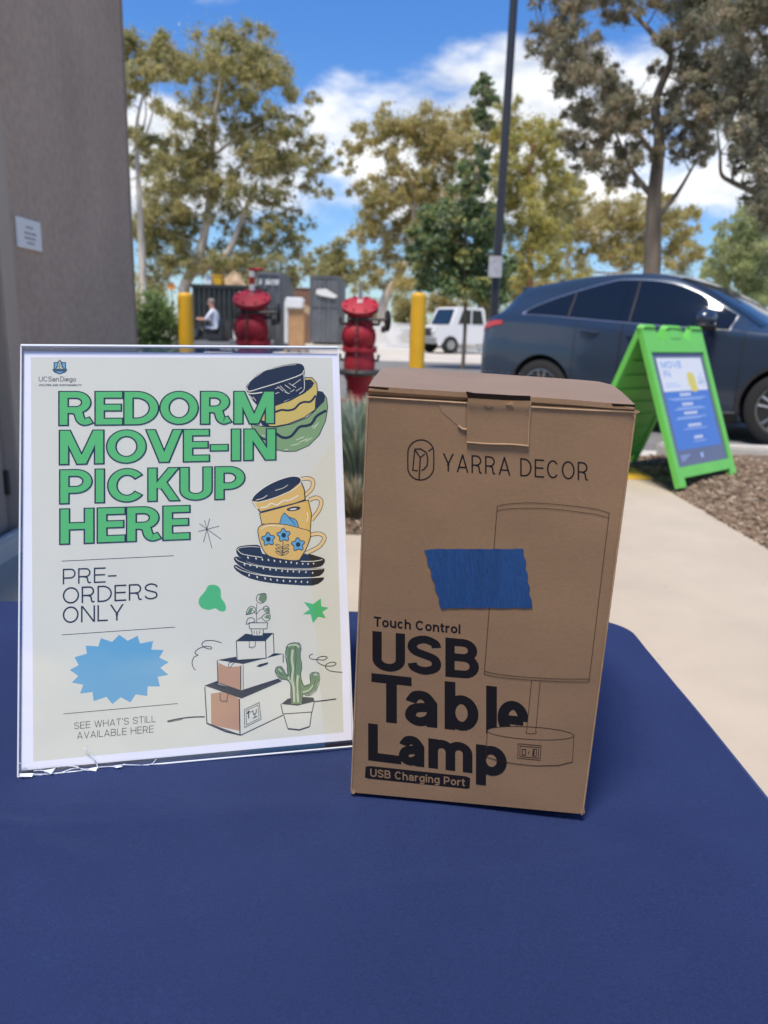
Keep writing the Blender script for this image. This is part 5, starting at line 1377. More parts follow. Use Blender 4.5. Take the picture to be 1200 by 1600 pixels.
# placed from the rear and front wheel in the photograph
rwp = np.array([1.80, 9.2]); fwp = np.array([3.80, 7.4])
hd2 = fwp - rwp; yaw = math.atan2(hd2[1], hd2[0]); hv = np.array([math.cos(yaw), math.sin(yaw)]); lft = np.array([-hv[1], hv[0]])
org = (rwp + fwp) / 2 - hv * (-.055) + lft * .93
car.location = (org[0], org[1], -.008); car.rotation_euler = (0, 0, yaw)
for ch in car.children: ch.matrix_parent_inverse = Matrix.Identity(4)

# ================================================================== SHRUBS AND GRASSY PLANTS
def blades(name, base, n, hgt, spread, cols, label, group, wid=.012, droop=.5, stalks=True):
    base = np.asarray(base, float)
    t_ = thing(name, base, label, 'plant', group)
    k = 6
    th = RNG.random(n) * 2 * PI; ln_ = hgt * (.55 + .5 * RNG.random(n)); out = spread * (.25 + .9 * RNG.random(n)); r0 = .07 * np.sqrt(RNG.random(n))
    d = np.stack([np.cos(th), np.sin(th), 0 * th], 1); sd = np.stack([-np.sin(th), np.cos(th), 0 * th], 1)
    P = []
    for j in range(k + 1):
        s_ = j / k
        c = base + d * (r0 + out * s_ ** 1.7)[:, None]; c[:, 2] += ln_ * (s_ - droop * s_ ** 3 * .5)
        w_ = wid * (1 - s_) ** .6 * (.6 + .4 * s_) + .0006
        P += [c + sd * w_ * .5, c - sd * w_ * .5]
    P = np.stack(P, 1).reshape(-1, 3); m = 2 * (k + 1)
    b_ = (np.arange(n) * m)[:, None]
    Fq = np.concatenate([b_ + np.array([2 * j, 2 * j + 1, 2 * j + 3, 2 * j + 2])[None] for j in range(k)], 1).reshape(-1, 4)
    cc = np.array(cols)[RNG.integers(0, len(cols), n)] * (.75 + .5 * RNG.random((n, 1)))
    o = fastmesh('blade_tuft', P, Fq, np.repeat(cc, m, 0), M_leaf, None, t_); o['kind'] = 'stuff'
    return t_
GR = [(.26, .36, .26), (.32, .43, .33), (.42, .50, .42), (.20, .28, .19), (.45, .44, .30)]
gg = 'strappy grass tufts around the red valves'
for (x, y, h_, sp, n_, lb_) in ((-.165, 4.55, .82, .26, 900, 'grey green strappy grass tuft between the poster and the lamp carton'), (-.55, 5.0, .68, .34, 500, 'grey green strappy grass tuft hidden low behind the poster'),
                              (.16, 4.9, .62, .30, 500, 'grey green strappy grass tuft behind the top of the lamp carton'), (-.12, 5.55, .72, .24, 500, 'grey green strappy grass tuft at the foot of the tagged red valve')):
    blades('grass_tuft', (x, y, .0), n_, h_, sp, GR, lb_, gg)
blades('dry_tuft', (-.16, 4.05, 0), 420, .30, .2, [(.30, .25, .15), (.22, .18, .10), (.35, .31, .2)], 'short straw coloured dry tuft at the edge of the bed', None, .008)

def leaves(C, R, n, ln_, wd, cols, droop=.5, gain=1.95, flat=.85):
    """leaf-sized faces spread through blobs C (centres) of radii R"""
    idx = RNG.choice(len(C), n, p=(R ** 2) / (R ** 2).sum())
    v = RNG.normal(size=(n, 3)); v /= np.linalg.norm(v, axis=1)[:, None]
    rr = np.abs(RNG.normal(size=n)) * .62
    c = C[idx] + v * (rr * R[idx])[:, None] * np.array([1, 1, flat])
    a = RNG.normal(size=(n, 3)); a[:, 2] -= droop * 1.6; a /= np.linalg.norm(a, axis=1)[:, None]
    q = RNG.normal(size=(n, 3)); s_ = np.cross(a, q); s_ /= np.linalg.norm(s_, axis=1)[:, None]
    l_ = (ln_ * (.6 + .8 * RNG.random(n)))[:, None]; w_ = (wd * (.6 + .8 * RNG.random(n)))[:, None]
    P = np.stack([c - a * l_ * .5, c + s_ * w_ * .5 - a * l_ * .05, c + a * l_ * .5, c - s_ * w_ * .5 - a * l_ * .05], 1).reshape(-1, 3)
    Fq = np.arange(n * 4).reshape(-1, 4)
    base = np.array(cols)
    blobtone = RNG.integers(0, len(cols), len(C))                    # each spray has its own leaf colour, old or young
    pick = np.where(RNG.random(n) < .6, blobtone[idx], RNG.integers(0, len(cols), n))
    cc = np.clip(base[pick] * gain * (.7 + .6 * RNG.random((n, 1))), 0, .6)
    return P, Fq, np.repeat(cc, 4, 0)
def shrub(name, c, r, n, cols, label, ln_=.05, wd=.014, group=None, k=26, cat='shrub', stems=7):
    c = np.asarray(c, float); r = np.asarray(r, float)
    t_ = thing(name, (c[0], c[1], 0), label, cat, group)
    v = RNG.normal(size=(k, 3)); v /= np.linalg.norm(v, axis=1)[:, None]
    C = c + v * (RNG.random((k, 1)) ** .4) * r * .8; R = (.22 + .2 * RNG.random(k)) * r.mean()
    P, Fq, cc = leaves(C, R, n, ln_, wd, cols, droop=-.4)
    P[:, 2] = np.maximum(P[:, 2], .01)
    o = fastmesh('foliage', P, Fq, cc, M_leaf, None, t_); o['kind'] = 'stuff'
    st = MB()
    for i in range(stems):
        q = C[i % k]; st.tube([(c[0] + .05 * math.cos(i), c[1] + .05 * math.sin(i), 0), (c[0] * .5 + q[0] * .5, c[1] * .5 + q[1] * .5, q[2] * .5), tuple(q)], [.014, .01, .005], 6)
    st.build('stems', M_bark, t_, True)
    return t_
p = at(243, 500, 7.0)
shrub('shrub', (p[0], p[1], .74), (.26, .26, .74), 15000, [(.08, .125, .04), (.11, .16, .055), (.15, .20, .08), (.09, .12, .045)], 'feathery grey green shrub growing against the corner of the stucco wall', k=70, ln_=.05, wd=.014)
p = at(268, 447, 6.85)
fo = MB()
for k in range(7):
    w_ = 2 * PI * k / 7; fo.add([p, p + np.array([.028 * math.cos(w_ - .4), -.012, .028 * math.sin(w_ - .4)]), p + np.array([.042 * math.cos(w_), -.006, .042 * math.sin(w_)]), p + np.array([.028 * math.cos(w_ + .4), -.012, .028 * math.sin(w_ + .4)])], [(0, 1, 2, 3)])
fl_ = thing('orange_flower', p, 'single orange flower at the top of the shrub by the wall', 'flower')
fo.build('petals', mat('orange_petal', (.75, .27, .01), .5), fl_)
MB().tube([p, p + np.array([.0, .02, -.25]), p + np.array([-.05, .06, -.6])], .004, 6).build('stalk', mat('flower_stalk', (.10, .16, .05), .6), fl_, True)

# ================================================================== TREES
def tree(name, label, Y, trunk, rad, clumps, cols, n, ln_, wd, bark, limbs=(), droop=.5, group='eucalyptus trees beyond the car park', thick=1.0, sub=9, cat='tree', subr=.55, flat=.85):
    T = [at(x, y, Y) for x, y in trunk]
    b_ = T[0].copy(); b_[2] = -.016
    t_ = thing(name, b_, label, cat, group)
    pts = [b_] + [q for q in T if q[2] > .05]
    sm_ = smooth3(pts, 5); m = len(sm_)
    mb = MB(); rads = [max(.02, rad * (1.25 if i == 0 else 1.0) * (1 - .75 * i / (m - 1))) for i in range(m)]
    mb.tube(sm_, rads, 10)
    mb.build('trunk', bark, t_, True)
    nodes = [(q, r_) for q, r_ in zip(sm_, rads)]
    lm = MB()
    for L_ in limbs:
        w_ = [at(x, y, Y + (RNG.random() - .5) * .6) for x, y in L_['p']]
        near = min(nodes, key=lambda q: np.linalg.norm(q[0] - w_[0])); ss = smooth3([near[0]] + w_[1:], 4)
        rr = [L_['r'] * (1 - .8 * i / (len(ss) - 1)) for i in range(len(ss))]; lm.tube(ss, rr, 8); nodes += list(zip(ss, rr))
    C = []; R = []
    clumps = list(clumps) + [(x + r_ * 1.5 * math.cos(a), y + r_ * 1.1 * math.sin(a), r_ * .55) for (x, y, r_) in clumps for a in (RNG.random(3) * 2 * PI)]
    for (x, y, r_) in clumps:
        rm_ = r_ / FPX * Y
        c = at(x, y, Y + (RNG.random() - .5) * 2.2 * thick); 
        # branch from the nearest lower wood
        cand = [q for q in nodes if q[0][2] < c[2] + .2] or nodes
        near = min(cand, key=lambda q: np.linalg.norm(q[0] - c) + .25 * max(0, q[0][2] - c[2] + 1.0))
        mid = near[0] * .5 + c * .5 + np.array([0, 0, -.12 * np.linalg.norm(c - near[0])]) + RNG.normal(size=3) * .08
        ss = smooth3([near[0], mid, c], 4); r0 = min(near[1] * .6, .02 + .012 * np.linalg.norm(c - near[0]))
        lm.tube(ss, [max(.007, r0 * (1 - .8 * i / (len(ss) - 1))) for i in range(len(ss))], 5, cap=False)
        nodes.append((mid, r0 * .6))
        for k in range(sub):
            v = RNG.normal(size=3); v /= np.linalg.norm(v); C.append(c + v * rm_ * 1.05 * RNG.random() ** .5 * np.array([1, 1, flat])); R.append(rm_ * subr * (.55 + .8 * RNG.random()))
    if lm.V: lm.build('branches', bark, t_, True, flip=False)['kind'] = 'stuff'
    P, Fq, cc = leaves(np.array(C), np.array(R), int(n * 4.6), ln_ * .80, wd * .80, cols, droop)
    o = fastmesh('crown', P, Fq, cc, M_leaf, None, t_)
    return t_
def smooth3(pts, k): return [np.array(p) for p in smooth(pts, k)]
EU = [(.20, .185, .065), (.25, .21, .085), (.155, .16, .06), (.285, .24, .115), (.215, .205, .11)]
EU_W = [(.265, .21, .08), (.30, .235, .09), (.205, .185, .07), (.34, .26, .125), (.235, .215, .10)]
EU_D = [(.16, .145, .085), (.20, .18, .11), (.12, .12, .075), (.24, .19, .12), (.18, .175, .125)]  # greyish olive, darkened: shade on the right-hand trees put into leaf colour
tree('eucalyptus_tree', 'tall pale trunked eucalyptus leaning behind the dark dumpster', 34, [(288, 452), (308, 412), (322, 350), (330, 280), (334, 190), (350, 112)], .27,
     [(330, 80, 30), (375, 62, 26), (400, 88, 28), (350, 108, 32), (308, 100, 24), (420, 104, 24), (440, 124, 22), (380, 120, 26), (456, 140, 13), (300, 150, 26), (280, 190, 26), (300, 215, 22), (345, 150, 22), (395, 148, 20), (368, 185, 26), (402, 200, 28), (430, 192, 24), (385, 235, 28), (420, 240, 30),
      (455, 243, 30), (480, 250, 24), (492, 268, 16), (450, 275, 24), (402, 272, 24), (290, 240, 24), (268, 270, 28), (252, 300, 30), (285, 300, 28), (240, 338, 28), (272, 345, 32), (304, 350, 18), (242, 386, 26), (280, 386, 28), (425, 325, 24), (448, 352, 22), (415, 372, 26), (436, 402, 24), (462, 392, 18), (484, 158, 10), (470, 190, 12), (262, 415, 22), (355, 385, 24), (352, 330, 22), (310, 420, 24), (345, 415, 26), (400, 425, 24), (440, 430, 20), (330, 250, 20), (300, 270, 24), (330, 310, 24), (366, 300, 24), (480, 420, 18), (250, 250, 18), (240, 430, 24), (500, 300, 12), (388, 402, 22), (270, 110, 16), (236, 360, 20)],
     EU, 30000, .20, .055, M_bark_pale, limbs=[dict(p=[(320, 440), (350, 402), (372, 358), (390, 308), (402, 280)], r=.19), dict(p=[(332, 250), (370, 215), (410, 190)], r=.09), dict(p=[(325, 330), (345, 290), (385, 250), (430, 215)], r=.09), dict(p=[(330, 270), (300, 230), (285, 190)], r=.08)])
tree('eucalyptus_tree', 'slender eucalyptus with peeling pale trunk at the stucco wall edge', 29, [(223, 420), (219, 345), (216, 275), (213, 200), (226, 140)], .15,
     [(212, 92, 24), (250, 84, 22), (232, 112, 22), (205, 118, 18), (210, 212, 18), (236, 222, 16), (208, 246, 18), (262, 100, 14), (196, 70, 18), (190, 150, 20), (240, 260, 14)], EU, 6500, .17, .05, M_bark_pale, limbs=[dict(p=[(216, 240), (235, 190), (246, 130)], r=.06), dict(p=[(216, 230), (228, 180), (222, 130)], r=.05)])
tree('eucalyptus_tree', 'broad eucalyptus with a leaning forked trunk above the white fence', 44, [(598, 478), (622, 432), (640, 394), (646, 340), (650, 270)], .32,
     [(600, 196, 22), (630, 190, 24), (660, 190, 24), (690, 190, 24), (572, 215, 16), (552, 238, 14), (642, 215, 22), (692, 218, 24), (722, 202, 20), (600, 288, 24), (586, 345, 26), (608, 392, 24), (640, 282, 20), (684, 250, 24), (708, 228, 20), (660, 240, 20), (628, 306, 22), (662, 412, 30), (575, 318, 14), (566, 365, 14), (640, 440, 24), (548, 260, 10), (590, 420, 16), (740, 190, 16), (672, 300, 24), (655, 330, 26), (640, 360, 26), (690, 290, 26), (720, 260, 22), (700, 320, 24), (620, 250, 20), (625, 350, 24), (760, 215, 18), (735, 240, 18), (670, 370, 26), (560, 300, 10)],
     EU_W, 20000, .23, .07, M_bark_pale, limbs=[dict(p=[(648, 300), (620, 250), (605, 205)], r=.1), dict(p=[(648, 330), (612, 300), (590, 340)], r=.1), dict(p=[(650, 280), (680, 240), (690, 195)], r=.1)])
tree('eucalyptus_tree', 'yellow green eucalyptus with reddish trunk behind the lamp post', 40, [(826, 470), (828, 400), (830, 330), (828, 270), (834, 220)], .24,
     [(800, 186, 20), (840, 203, 24), (858, 210, 20), (812, 216, 22), (843, 232, 18), (808, 318, 28), (834, 322, 26), (864, 300, 22), (804, 360, 28), (840, 374, 28), (864, 384, 22), (825, 405, 26), (884, 290, 14), (770, 205, 18), (780, 240, 16), (850, 430, 24), (800, 440, 24), (865, 200, 12), (790, 280, 22), (800, 255, 20), (820, 290, 22), (850, 270, 20), (855, 345, 24), (780, 330, 24), (785, 390, 24), (880, 420, 22)],
     [(.28, .24, .07), (.23, .22, .07), (.32, .25, .08), (.20, .20, .075)], 13000, .21, .065, mat('red_bark', (.30, .15, .08), .9, var=.3, vscale=5))
tree('young_tree', 'young dark green broadleaf tree with a spindly leader beside the lamp post', 21, [(727, 500), (726, 430), (728, 370), (742, 300), (755, 230), (758, 160), (758, 112)], .055,
     [(757, 122, 6), (760, 136, 9), (755, 150, 10), (760, 163, 11), (756, 178, 10), (758, 196, 8), (766, 148, 6), (759, 240, 12), (754, 280, 16), (722, 268, 11), (726, 315, 22), (692, 334, 20), (748, 330, 22), (676, 360, 22), (718, 374, 26), (690, 402, 28), (732, 418, 30), (758, 376, 22), (700, 442, 26), (750, 448, 26), (776, 425, 20), (668, 395, 18), (660, 430, 20), (782, 455, 18)],
     [(.07, .115, .05), (.09, .14, .06), (.13, .17, .075), (.22, .21, .07), (.15, .17, .10)], 13000, .12, .085, M_bark, group=None, droop=.2, thick=.6, subr=.5)
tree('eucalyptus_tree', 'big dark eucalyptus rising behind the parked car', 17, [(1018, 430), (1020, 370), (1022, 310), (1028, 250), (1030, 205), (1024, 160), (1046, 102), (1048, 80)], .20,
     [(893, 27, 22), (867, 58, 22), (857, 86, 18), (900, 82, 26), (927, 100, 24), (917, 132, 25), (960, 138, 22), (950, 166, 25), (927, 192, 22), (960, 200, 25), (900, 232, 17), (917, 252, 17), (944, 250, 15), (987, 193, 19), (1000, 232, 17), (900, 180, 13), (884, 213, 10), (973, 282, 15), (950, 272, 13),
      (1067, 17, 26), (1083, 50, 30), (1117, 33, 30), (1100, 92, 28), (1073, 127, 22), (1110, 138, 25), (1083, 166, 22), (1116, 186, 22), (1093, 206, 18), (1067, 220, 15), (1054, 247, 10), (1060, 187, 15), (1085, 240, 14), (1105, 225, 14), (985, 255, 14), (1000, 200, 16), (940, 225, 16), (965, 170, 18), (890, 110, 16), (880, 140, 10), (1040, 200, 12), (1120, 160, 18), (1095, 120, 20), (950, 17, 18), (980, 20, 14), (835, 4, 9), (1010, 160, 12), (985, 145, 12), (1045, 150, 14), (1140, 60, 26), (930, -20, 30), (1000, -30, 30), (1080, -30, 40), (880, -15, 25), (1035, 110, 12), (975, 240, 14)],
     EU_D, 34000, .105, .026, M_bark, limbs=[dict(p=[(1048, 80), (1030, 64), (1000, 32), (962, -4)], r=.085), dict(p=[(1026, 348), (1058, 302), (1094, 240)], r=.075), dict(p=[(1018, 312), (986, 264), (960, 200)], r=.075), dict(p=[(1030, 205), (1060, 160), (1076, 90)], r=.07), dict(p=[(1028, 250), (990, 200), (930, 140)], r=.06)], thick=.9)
tree('eucalyptus_tree', 'eucalyptus reaching a crooked limb in over the parked car', 14.5, [(1290, 470), (1270, 380), (1240, 330), (1250, 200), (1230, 60)], .2,
     [(1150, 20, 32), (1183, 40, 32), (1167, 100, 30), (1150, 140, 25), (1187, 143, 28), (1183, 187, 26), (1173, 233, 20), (1195, 260, 22), (1186, 292, 16), (1205, 205, 34), (1220, 280, 34), (1240, 100, 50), (1192, 318, 15), (1160, 165, 18), (1140, 110, 22), (1200, -20, 40), (1150, 205, 12), (1162, 262, 12), (1196, 335, 18), (1185, 310, 16), (1205, 350, 18), (1172, 210, 20), (1190, 235, 22), (1135, 175, 16)],
     EU_D, 15000, .10, .026, M_bark, limbs=[dict(p=[(1240, 330), (1200, 308), (1165, 294), (1143, 284), (1127, 272), (1125, 240), (1120, 200)], r=.07), dict(p=[(1245, 240), (1200, 80), (1150, 0)], r=.06)], thick=.8)
tree('eucalyptus_tree', 'rounded golden green eucalyptus far behind the dark tree trunk', 54, [(888, 440), (886, 400), (900, 365), (930, 350), (960, 340)], .22,
     [(910, 343, 22), (940, 332, 24), (973, 316, 24), (993, 350, 24), (967, 377, 24), (933, 367, 22), (1052, 348, 22), (1072, 362, 13), (1060, 392, 22), (1040, 332, 18), (1000, 400, 22), (952, 405, 20), (878, 372, 16), (1020, 320, 18), (1030, 375, 24), (905, 400, 18), (1075, 402, 14)],
     EU_W, 12000, .27, .085, M_bark_pale, thick=1.4)
tree('eucalyptus_tree', 'thin grey green eucalyptus between the lamp post and dark tree', 48, [(870, 470), (874, 390), (880, 330), (878, 280)], .13, [(878, 318, 20), (858, 334, 18), (890, 292, 14), (872, 285, 14), (880, 360, 16), (862, 268, 10)], EU, 3600, .23, .07, M_bark_pale)
tree('pepper_tree', 'weeping pale green tree at the far end of the parked car', 26, [(1190, 500), (1188, 430), (1180, 390), (1172, 370)], .14,
     [(1133, 394, 20), (1153, 377, 22), (1177, 366, 26), (1198, 350, 26), (1120, 408, 14), (1166, 408, 26), (1197, 405, 28), (1170, 438, 26), (1135, 430, 20), (1220, 380, 30), (1215, 430, 30), (1112, 425, 12), (1185, 330, 20), (1205, 320, 26), (1150, 400, 22), (1140, 370, 16), (1180, 395, 26), (1195, 450, 24), (1160, 350, 12)],
     [(.22, .25, .10), (.27, .29, .13), (.17, .20, .085), (.31, .31, .16)], 12000, .16, .035, M_bark, droop=1.1, group=None, thick=.9)
tree('background_tree', 'small rounded dark tree far beyond the grey container', 62, [(525, 470), (525, 430), (522, 405)], .16, [(510, 408, 18), (538, 420, 18), (524, 394, 15), (550, 432, 14), (500, 428, 14), (525, 425, 18)], EU, 4200, .26, .10, M_bark, group=None)
for i, (x, y, r_, Y, lab) in enumerate(((235, 445, 34, 40, 'low dark tree beside the stucco wall, under the eucalyptus'), (380, 425, 30, 46, 'low olive tree above the tan heap on the dumpster'), (455, 428, 24, 50, 'low olive tree between the two grey containers'), (575, 440, 30, 60, 'low bush to the left of the leaning trunk'), (645, 455, 34, 52, 'low bush behind the white fence'), (705, 450, 38, 50, 'low bush behind the white pickup cab'), (770, 440, 38, 48, 'low bush at the foot of the lamp post'), (835, 430, 40, 46, 'low bush above the car tail'), (910, 415, 36, 50, 'low golden bush over the car roof'), (985, 412, 30, 56, 'low bush left of the dark trunk over the car roof'), (1062, 412, 32, 56, 'low bush right of the dark trunk over the car roof'))):
    rm_ = r_ / FPX * Y; c = at(x, y, Y)
    shrub('background_bush', (c[0], c[1], c[2] * .55), (rm_ * 1.1, rm_ * .8, c[2] * .55 + rm_ * .5), 9000, EU_W if i % 2 else EU, lab, .22, .075, 'bushes at the far edge of the lot', 30, 'bush')

# utility pole far right
up = at(1133, 372, 70); pole = thing('utility_pole', (up[0], up[1], -.016), 'distant wooden utility pole with crossarm above the pale green tree', 'utility pole')
ut = at(1133, 342, 70)
MB().tube([(up[0], up[1], -.016), (ut[0], up[1], ut[2])], [.18, .13], 10).build('mast', M_bark, pole, True)
ca = at(1133, 350, 70)[2]
MB().box((up[0] - .8, up[1] - .2, ca - .07), (up[0] + .8, up[1] - .135, ca + .07)).build('crossarm', M_bark, pole)
for k in (-.7, -.3, .3, .7): MB().lathe([(.05, 0), (.06, .08), (.03, .14)], (up[0] + k, up[1] - .17, ca + .0705), n=8).build('insulator', M_dark, pole)

# ================================================================== FAR LOT
M_dump = mat('dumpster_black', (.020, .026, .027), .6, var=.2, vscale=3)
M_cgrey = mat('container_grey', (.115, .125, .14), .55, var=.12, vscale=1.5)
M_tan = mat('cardboard_tan', (.42, .30, .18), .9, var=.15, vscale=3)
def rect(x0, x1, ytop, Y): a, b_ = at(x0, ytop, Y), at(x1, ytop, Y); return a[0], b_[0], (a[2] + b_[2]) / 2
x0, x1, z1 = rect(300, 402, 446, 28)
dp = thing('dumpster', ((x0 + x1) / 2, 28, -.016), 'black ribbed open top dumpster behind the utility cart', 'dumpster')
d_ = MB(); d_.box((x0, 28, .15), (x1, 28.06, z1)); d_.box((x0, 30.2, .15), (x1, 30.26, z1)); d_.box((x0, 28.0605, .15), (x0 + .06, 30.1995, z1)); d_.box((x1 - .06, 28.0605, .15), (x1, 30.1995, z1)); d_.box((x0 + .061, 28.061, .15), (x1 - .061, 30.199, .22)); d_.build('shell', M_dump, dp)
for i in range(13):
    xx = x0 + .05 + (x1 - x0 - .18) * i / 12; MB().box((xx, 27.93, .15), (xx + .08, 27.9995, z1 - .1)).build('rib', M_dump, dp)
MB().bbox((x0 - .05, 27.90, z1 - .0995), (x1 + .05, 27.9990, z1 + .02), .015).build('top_rail', M_dump, dp)
for xx in (x0 + .3, x1 - .5): MB().box((xx, 28.1, -.016), (xx + .2, 30.1, .1495)).build('skid', M_dump, dp)
MB().box((at(378, 460, 27.9)[0] - .12, 27.915, at(378, 468, 27.9)[2]), (at(378, 460, 27.9)[0] + .14, 27.929, at(378, 456, 27.9)[2])).build('notice', M_white, dp)
def heap(name, cx, cz, rx, rz, Y, m, label, cat):
    V = []; F = []; n_, k_ = 28, 9
    for j in range(k_ + 1):
        for i in range(n_):
            s_ = j / k_; w_ = 2 * PI * i / n_; r_ = (1 - s_ ** 1.5) * (1 + .12 * math.sin(3 * w_ + j) + .07 * math.sin(7 * w_))
            V.append((cx + rx * r_ * math.cos(w_), Y + .8 * rx * r_ * math.sin(w_), cz + rz * s_ * (1 + .1 * math.sin(5 * w_))))
    F = [(j * n_ + i, j * n_ + (i + 1) % n_, (j + 1) * n_ + (i + 1) % n_, (j + 1) * n_ + i) for j in range(k_) for i in range(n_)]
    return tag(obj(name, V, F, m), label, cat)
hc = at(366, 446, 29.1); hb = at(366, 424, 29.1)
heap('canvas_heap', hc[0], hc[2] - .25, .55, hb[2] - hc[2] + .25, 29.1, M_tan, 'tan heap showing over the rim of the dumpster', 'heap')
q0, q1 = at(332, 443, 28.8), at(348, 431, 28.8)
yc = thing('plastic_crate', ((q0[0] + q1[0]) / 2, 28.8, q0[2]), 'yellow plastic crate showing over the rim of the dumpster', 'crate')
MB().bbox((q0[0], 28.6, q0[2] - .2), (q1[0], 29.0, q1[2]), .03).build('tub', M_bollard, yc); MB().bbox((q0[0] - .02, 28.58, q1[2] - .03), (q1[0] + .02, 29.02, q1[2] + .02), .01).build('rim', M_bollard, yc)
q0, q1 = at(322, 445, 28.5), at(331, 432, 28.5)
wb = thing('white_carton', ((q0[0] + q1[0]) / 2, 28.5, q0[2]), 'small white carton beside the yellow crate on the dumpster', 'box')
MB().bbox((q0[0], 28.4, q0[2] - .15), (q1[0], 28.6, q1[2]), .01).build('body', M_white, wb); MB().prism([(q0[0], 28.4, q1[2] + .001), (q1[0], 28.4, q1[2] + .001), (q1[0], 28.33, q1[2] + .05), (q0[0], 28.33, q1[2] + .05)], (0, .004, .003)).build('flap', M_white, wb)
def container(x0p, x1p, ytop, Y, dep, label, name):
    x0, x1, z1 = rect(x0p, x1p, ytop, Y)
    t_ = thing(name, ((x0 + x1) / 2, Y, -.016), label, 'container', 'grey containers in the far lot')
    b_ = MB().bbox((x0, Y, .1), (x1, Y + dep, z1), .03).build('body', M_cgrey, t_)
    for xx in (x0 + .03, (x0 + x1) / 2, x1 - .09): MB().box((xx, Y - .05, .12), (xx + .06, Y - .0005, z1 - .02)).build('corner_post', M_cgrey, t_)
    for zz in (.12, z1 * .55, z1 - .12): MB().box((x0 + .0905, Y - .04, zz), (x1 - .0905, Y - .0006, zz + .07)).build('rail', M_cgrey, t_)
    for xx in (x0 + (x1 - x0) * .35, x0 + (x1 - x0) * .65): MB().tube([(xx, Y - .06, .3), (xx, Y - .06, z1 - .3)], .025, 8).build('lock_rod', M_steel, t_, True)
    for xx in (x0 + .2, x1 - .45): MB().box((xx, Y + .2, -.016), (xx + .25, Y + dep - .2, .0995)).build('skid', M_dump, t_)
    return t_, x0, x1, z1
g1, x0, x1, z1 = container(401, 440, 425, 31, 4.0, 'grey container with white lettering near its top, beside the dumpster', 'grey_container')
gp = Plane((x0, 30.93, z1 - .62), (1, 0, 0), (0, 0, 1)); W_ = x1 - x0
k = Ink(gp, .012, 'uv')
for a_ in (.14, .40, .50, .62, .74, .84): k.stroke([(W_ * a_, .14), (W_ * (a_ + .03), .34)], W_ * .055); k.stroke([(W_ * a_, .2 + .1 * (a_ > .6)), (W_ * (a_ + .07), .2 + .1 * (a_ > .6))], .05)
k.build('white_lettering', M_white, g1)
g2_, x0, x1, z1 = container(484, 531, 431, 44, 6.0, 'tall grey container with a white splash mark on its end', 'grey_container')
k = Ink(Plane((0, 43.9, 0), (1, 0, 0), (0, 0, 1)), .02, 'uv'); a_, b2_ = at(495, 452, 43.9), at(528, 466, 43.9)
k.poly([(a_[0], a_[2]), (a_[0] + .5, a_[2] + .05), (b2_[0] - .1, (a_[2] + b2_[2]) / 2 - .05), (b2_[0], b2_[2] + .1), (b2_[0] - .25, b2_[2]), (a_[0] + .3, b2_[2] + .1), (a_[0] - .05, b2_[2] + .2)]); k.build('splash_mark', M_white, g2_)
# brick enclosure wall
x0, x1, z1 = rect(436, 486, 449, 46)
bwl = thing('brick_wall', ((x0 + x1) / 2, 46, -.016), 'low brown brick enclosure wall between the grey containers', 'wall')
M_brick = mat('brown_brick', (.22, .12, .08), .9, var=.2, vscale=6); M_mortar = mat('mortar', (.3, .27, .24), .95)
MB().box((x0, 46.02, -.016), (x1, 46.3, z1 - .08)).build('core', M_mortar, bwl)
nb_ = 0; bm_ = None; zz = 0.0; rw_ = 0
while zz < z1 - .16:
    xx = x0 - (.2 if rw_ % 2 else 0)
    while xx < x1 - .02:
        a_ = max(xx, x0); e_ = min(xx + .39, x1)
        if e_ - a_ > .05: MB().box((a_, 45.99, zz), (e_, 46.0195, zz + .19)).build('brick', M_brick, bwl)
        xx += .40
    zz += .20; rw_ += 1
MB().bbox((x0 - .04, 45.95, z1 - .0795), (x1 + .04, 46.34, z1), .01).build('coping', M_brick, bwl)
# wrapped furniture on a pallet
q0, q1 = at(444, 528, 30), at(481, 466, 30)
wf = thing('wrapped_carton', ((q0[0] + q1[0]) / 2, 30, -.016), 'tall cardboard carton partly wrapped in white sheet, beside the grey container', 'box')
xa, xb, zt_ = q0[0], q1[0], q1[2]
MB().bbox((xa + .16, 30, .12), (xb - .14, 30.5, zt_ - .12), .02).build('carton', mat('carton_orange_tan', (.46, .27, .13), .85, var=.1, vscale=3), wf)
sheet_ = MB(); sheet_.bbox((xa + .02, 29.9, .3), (xa + .159, 30.55, zt_ - .1), .05); sheet_.build('white_wrap', M_white, wf, True)
MB().bbox((xa + .05, 29.88, zt_ - .40), (xb - .16, 30.56, zt_ + .02), .05).build('white_wrap', M_white, wf, True)
MB().prism([(xb - .1395, 29.9, zt_ - .2), (xb + .1, 29.8, zt_ - .35), (xb + .08, 29.8, zt_ - .62), (xb - .1395, 29.9, zt_ - .5)], (0, .03, 0)).build('flap', M_tan, wf)
for i in range(4): MB().box((xa, 29.85 + .22 * i, .09), (xb, 29.97 + .22 * i, .1195)).build('slat', M_tan, wf)
for xx in (xa + .02, (xa + xb) / 2, xb - .12): MB().box((xx, 29.85, -.016), (xx + .1, 30.63, .0895)).build('runner', M_tan, wf)
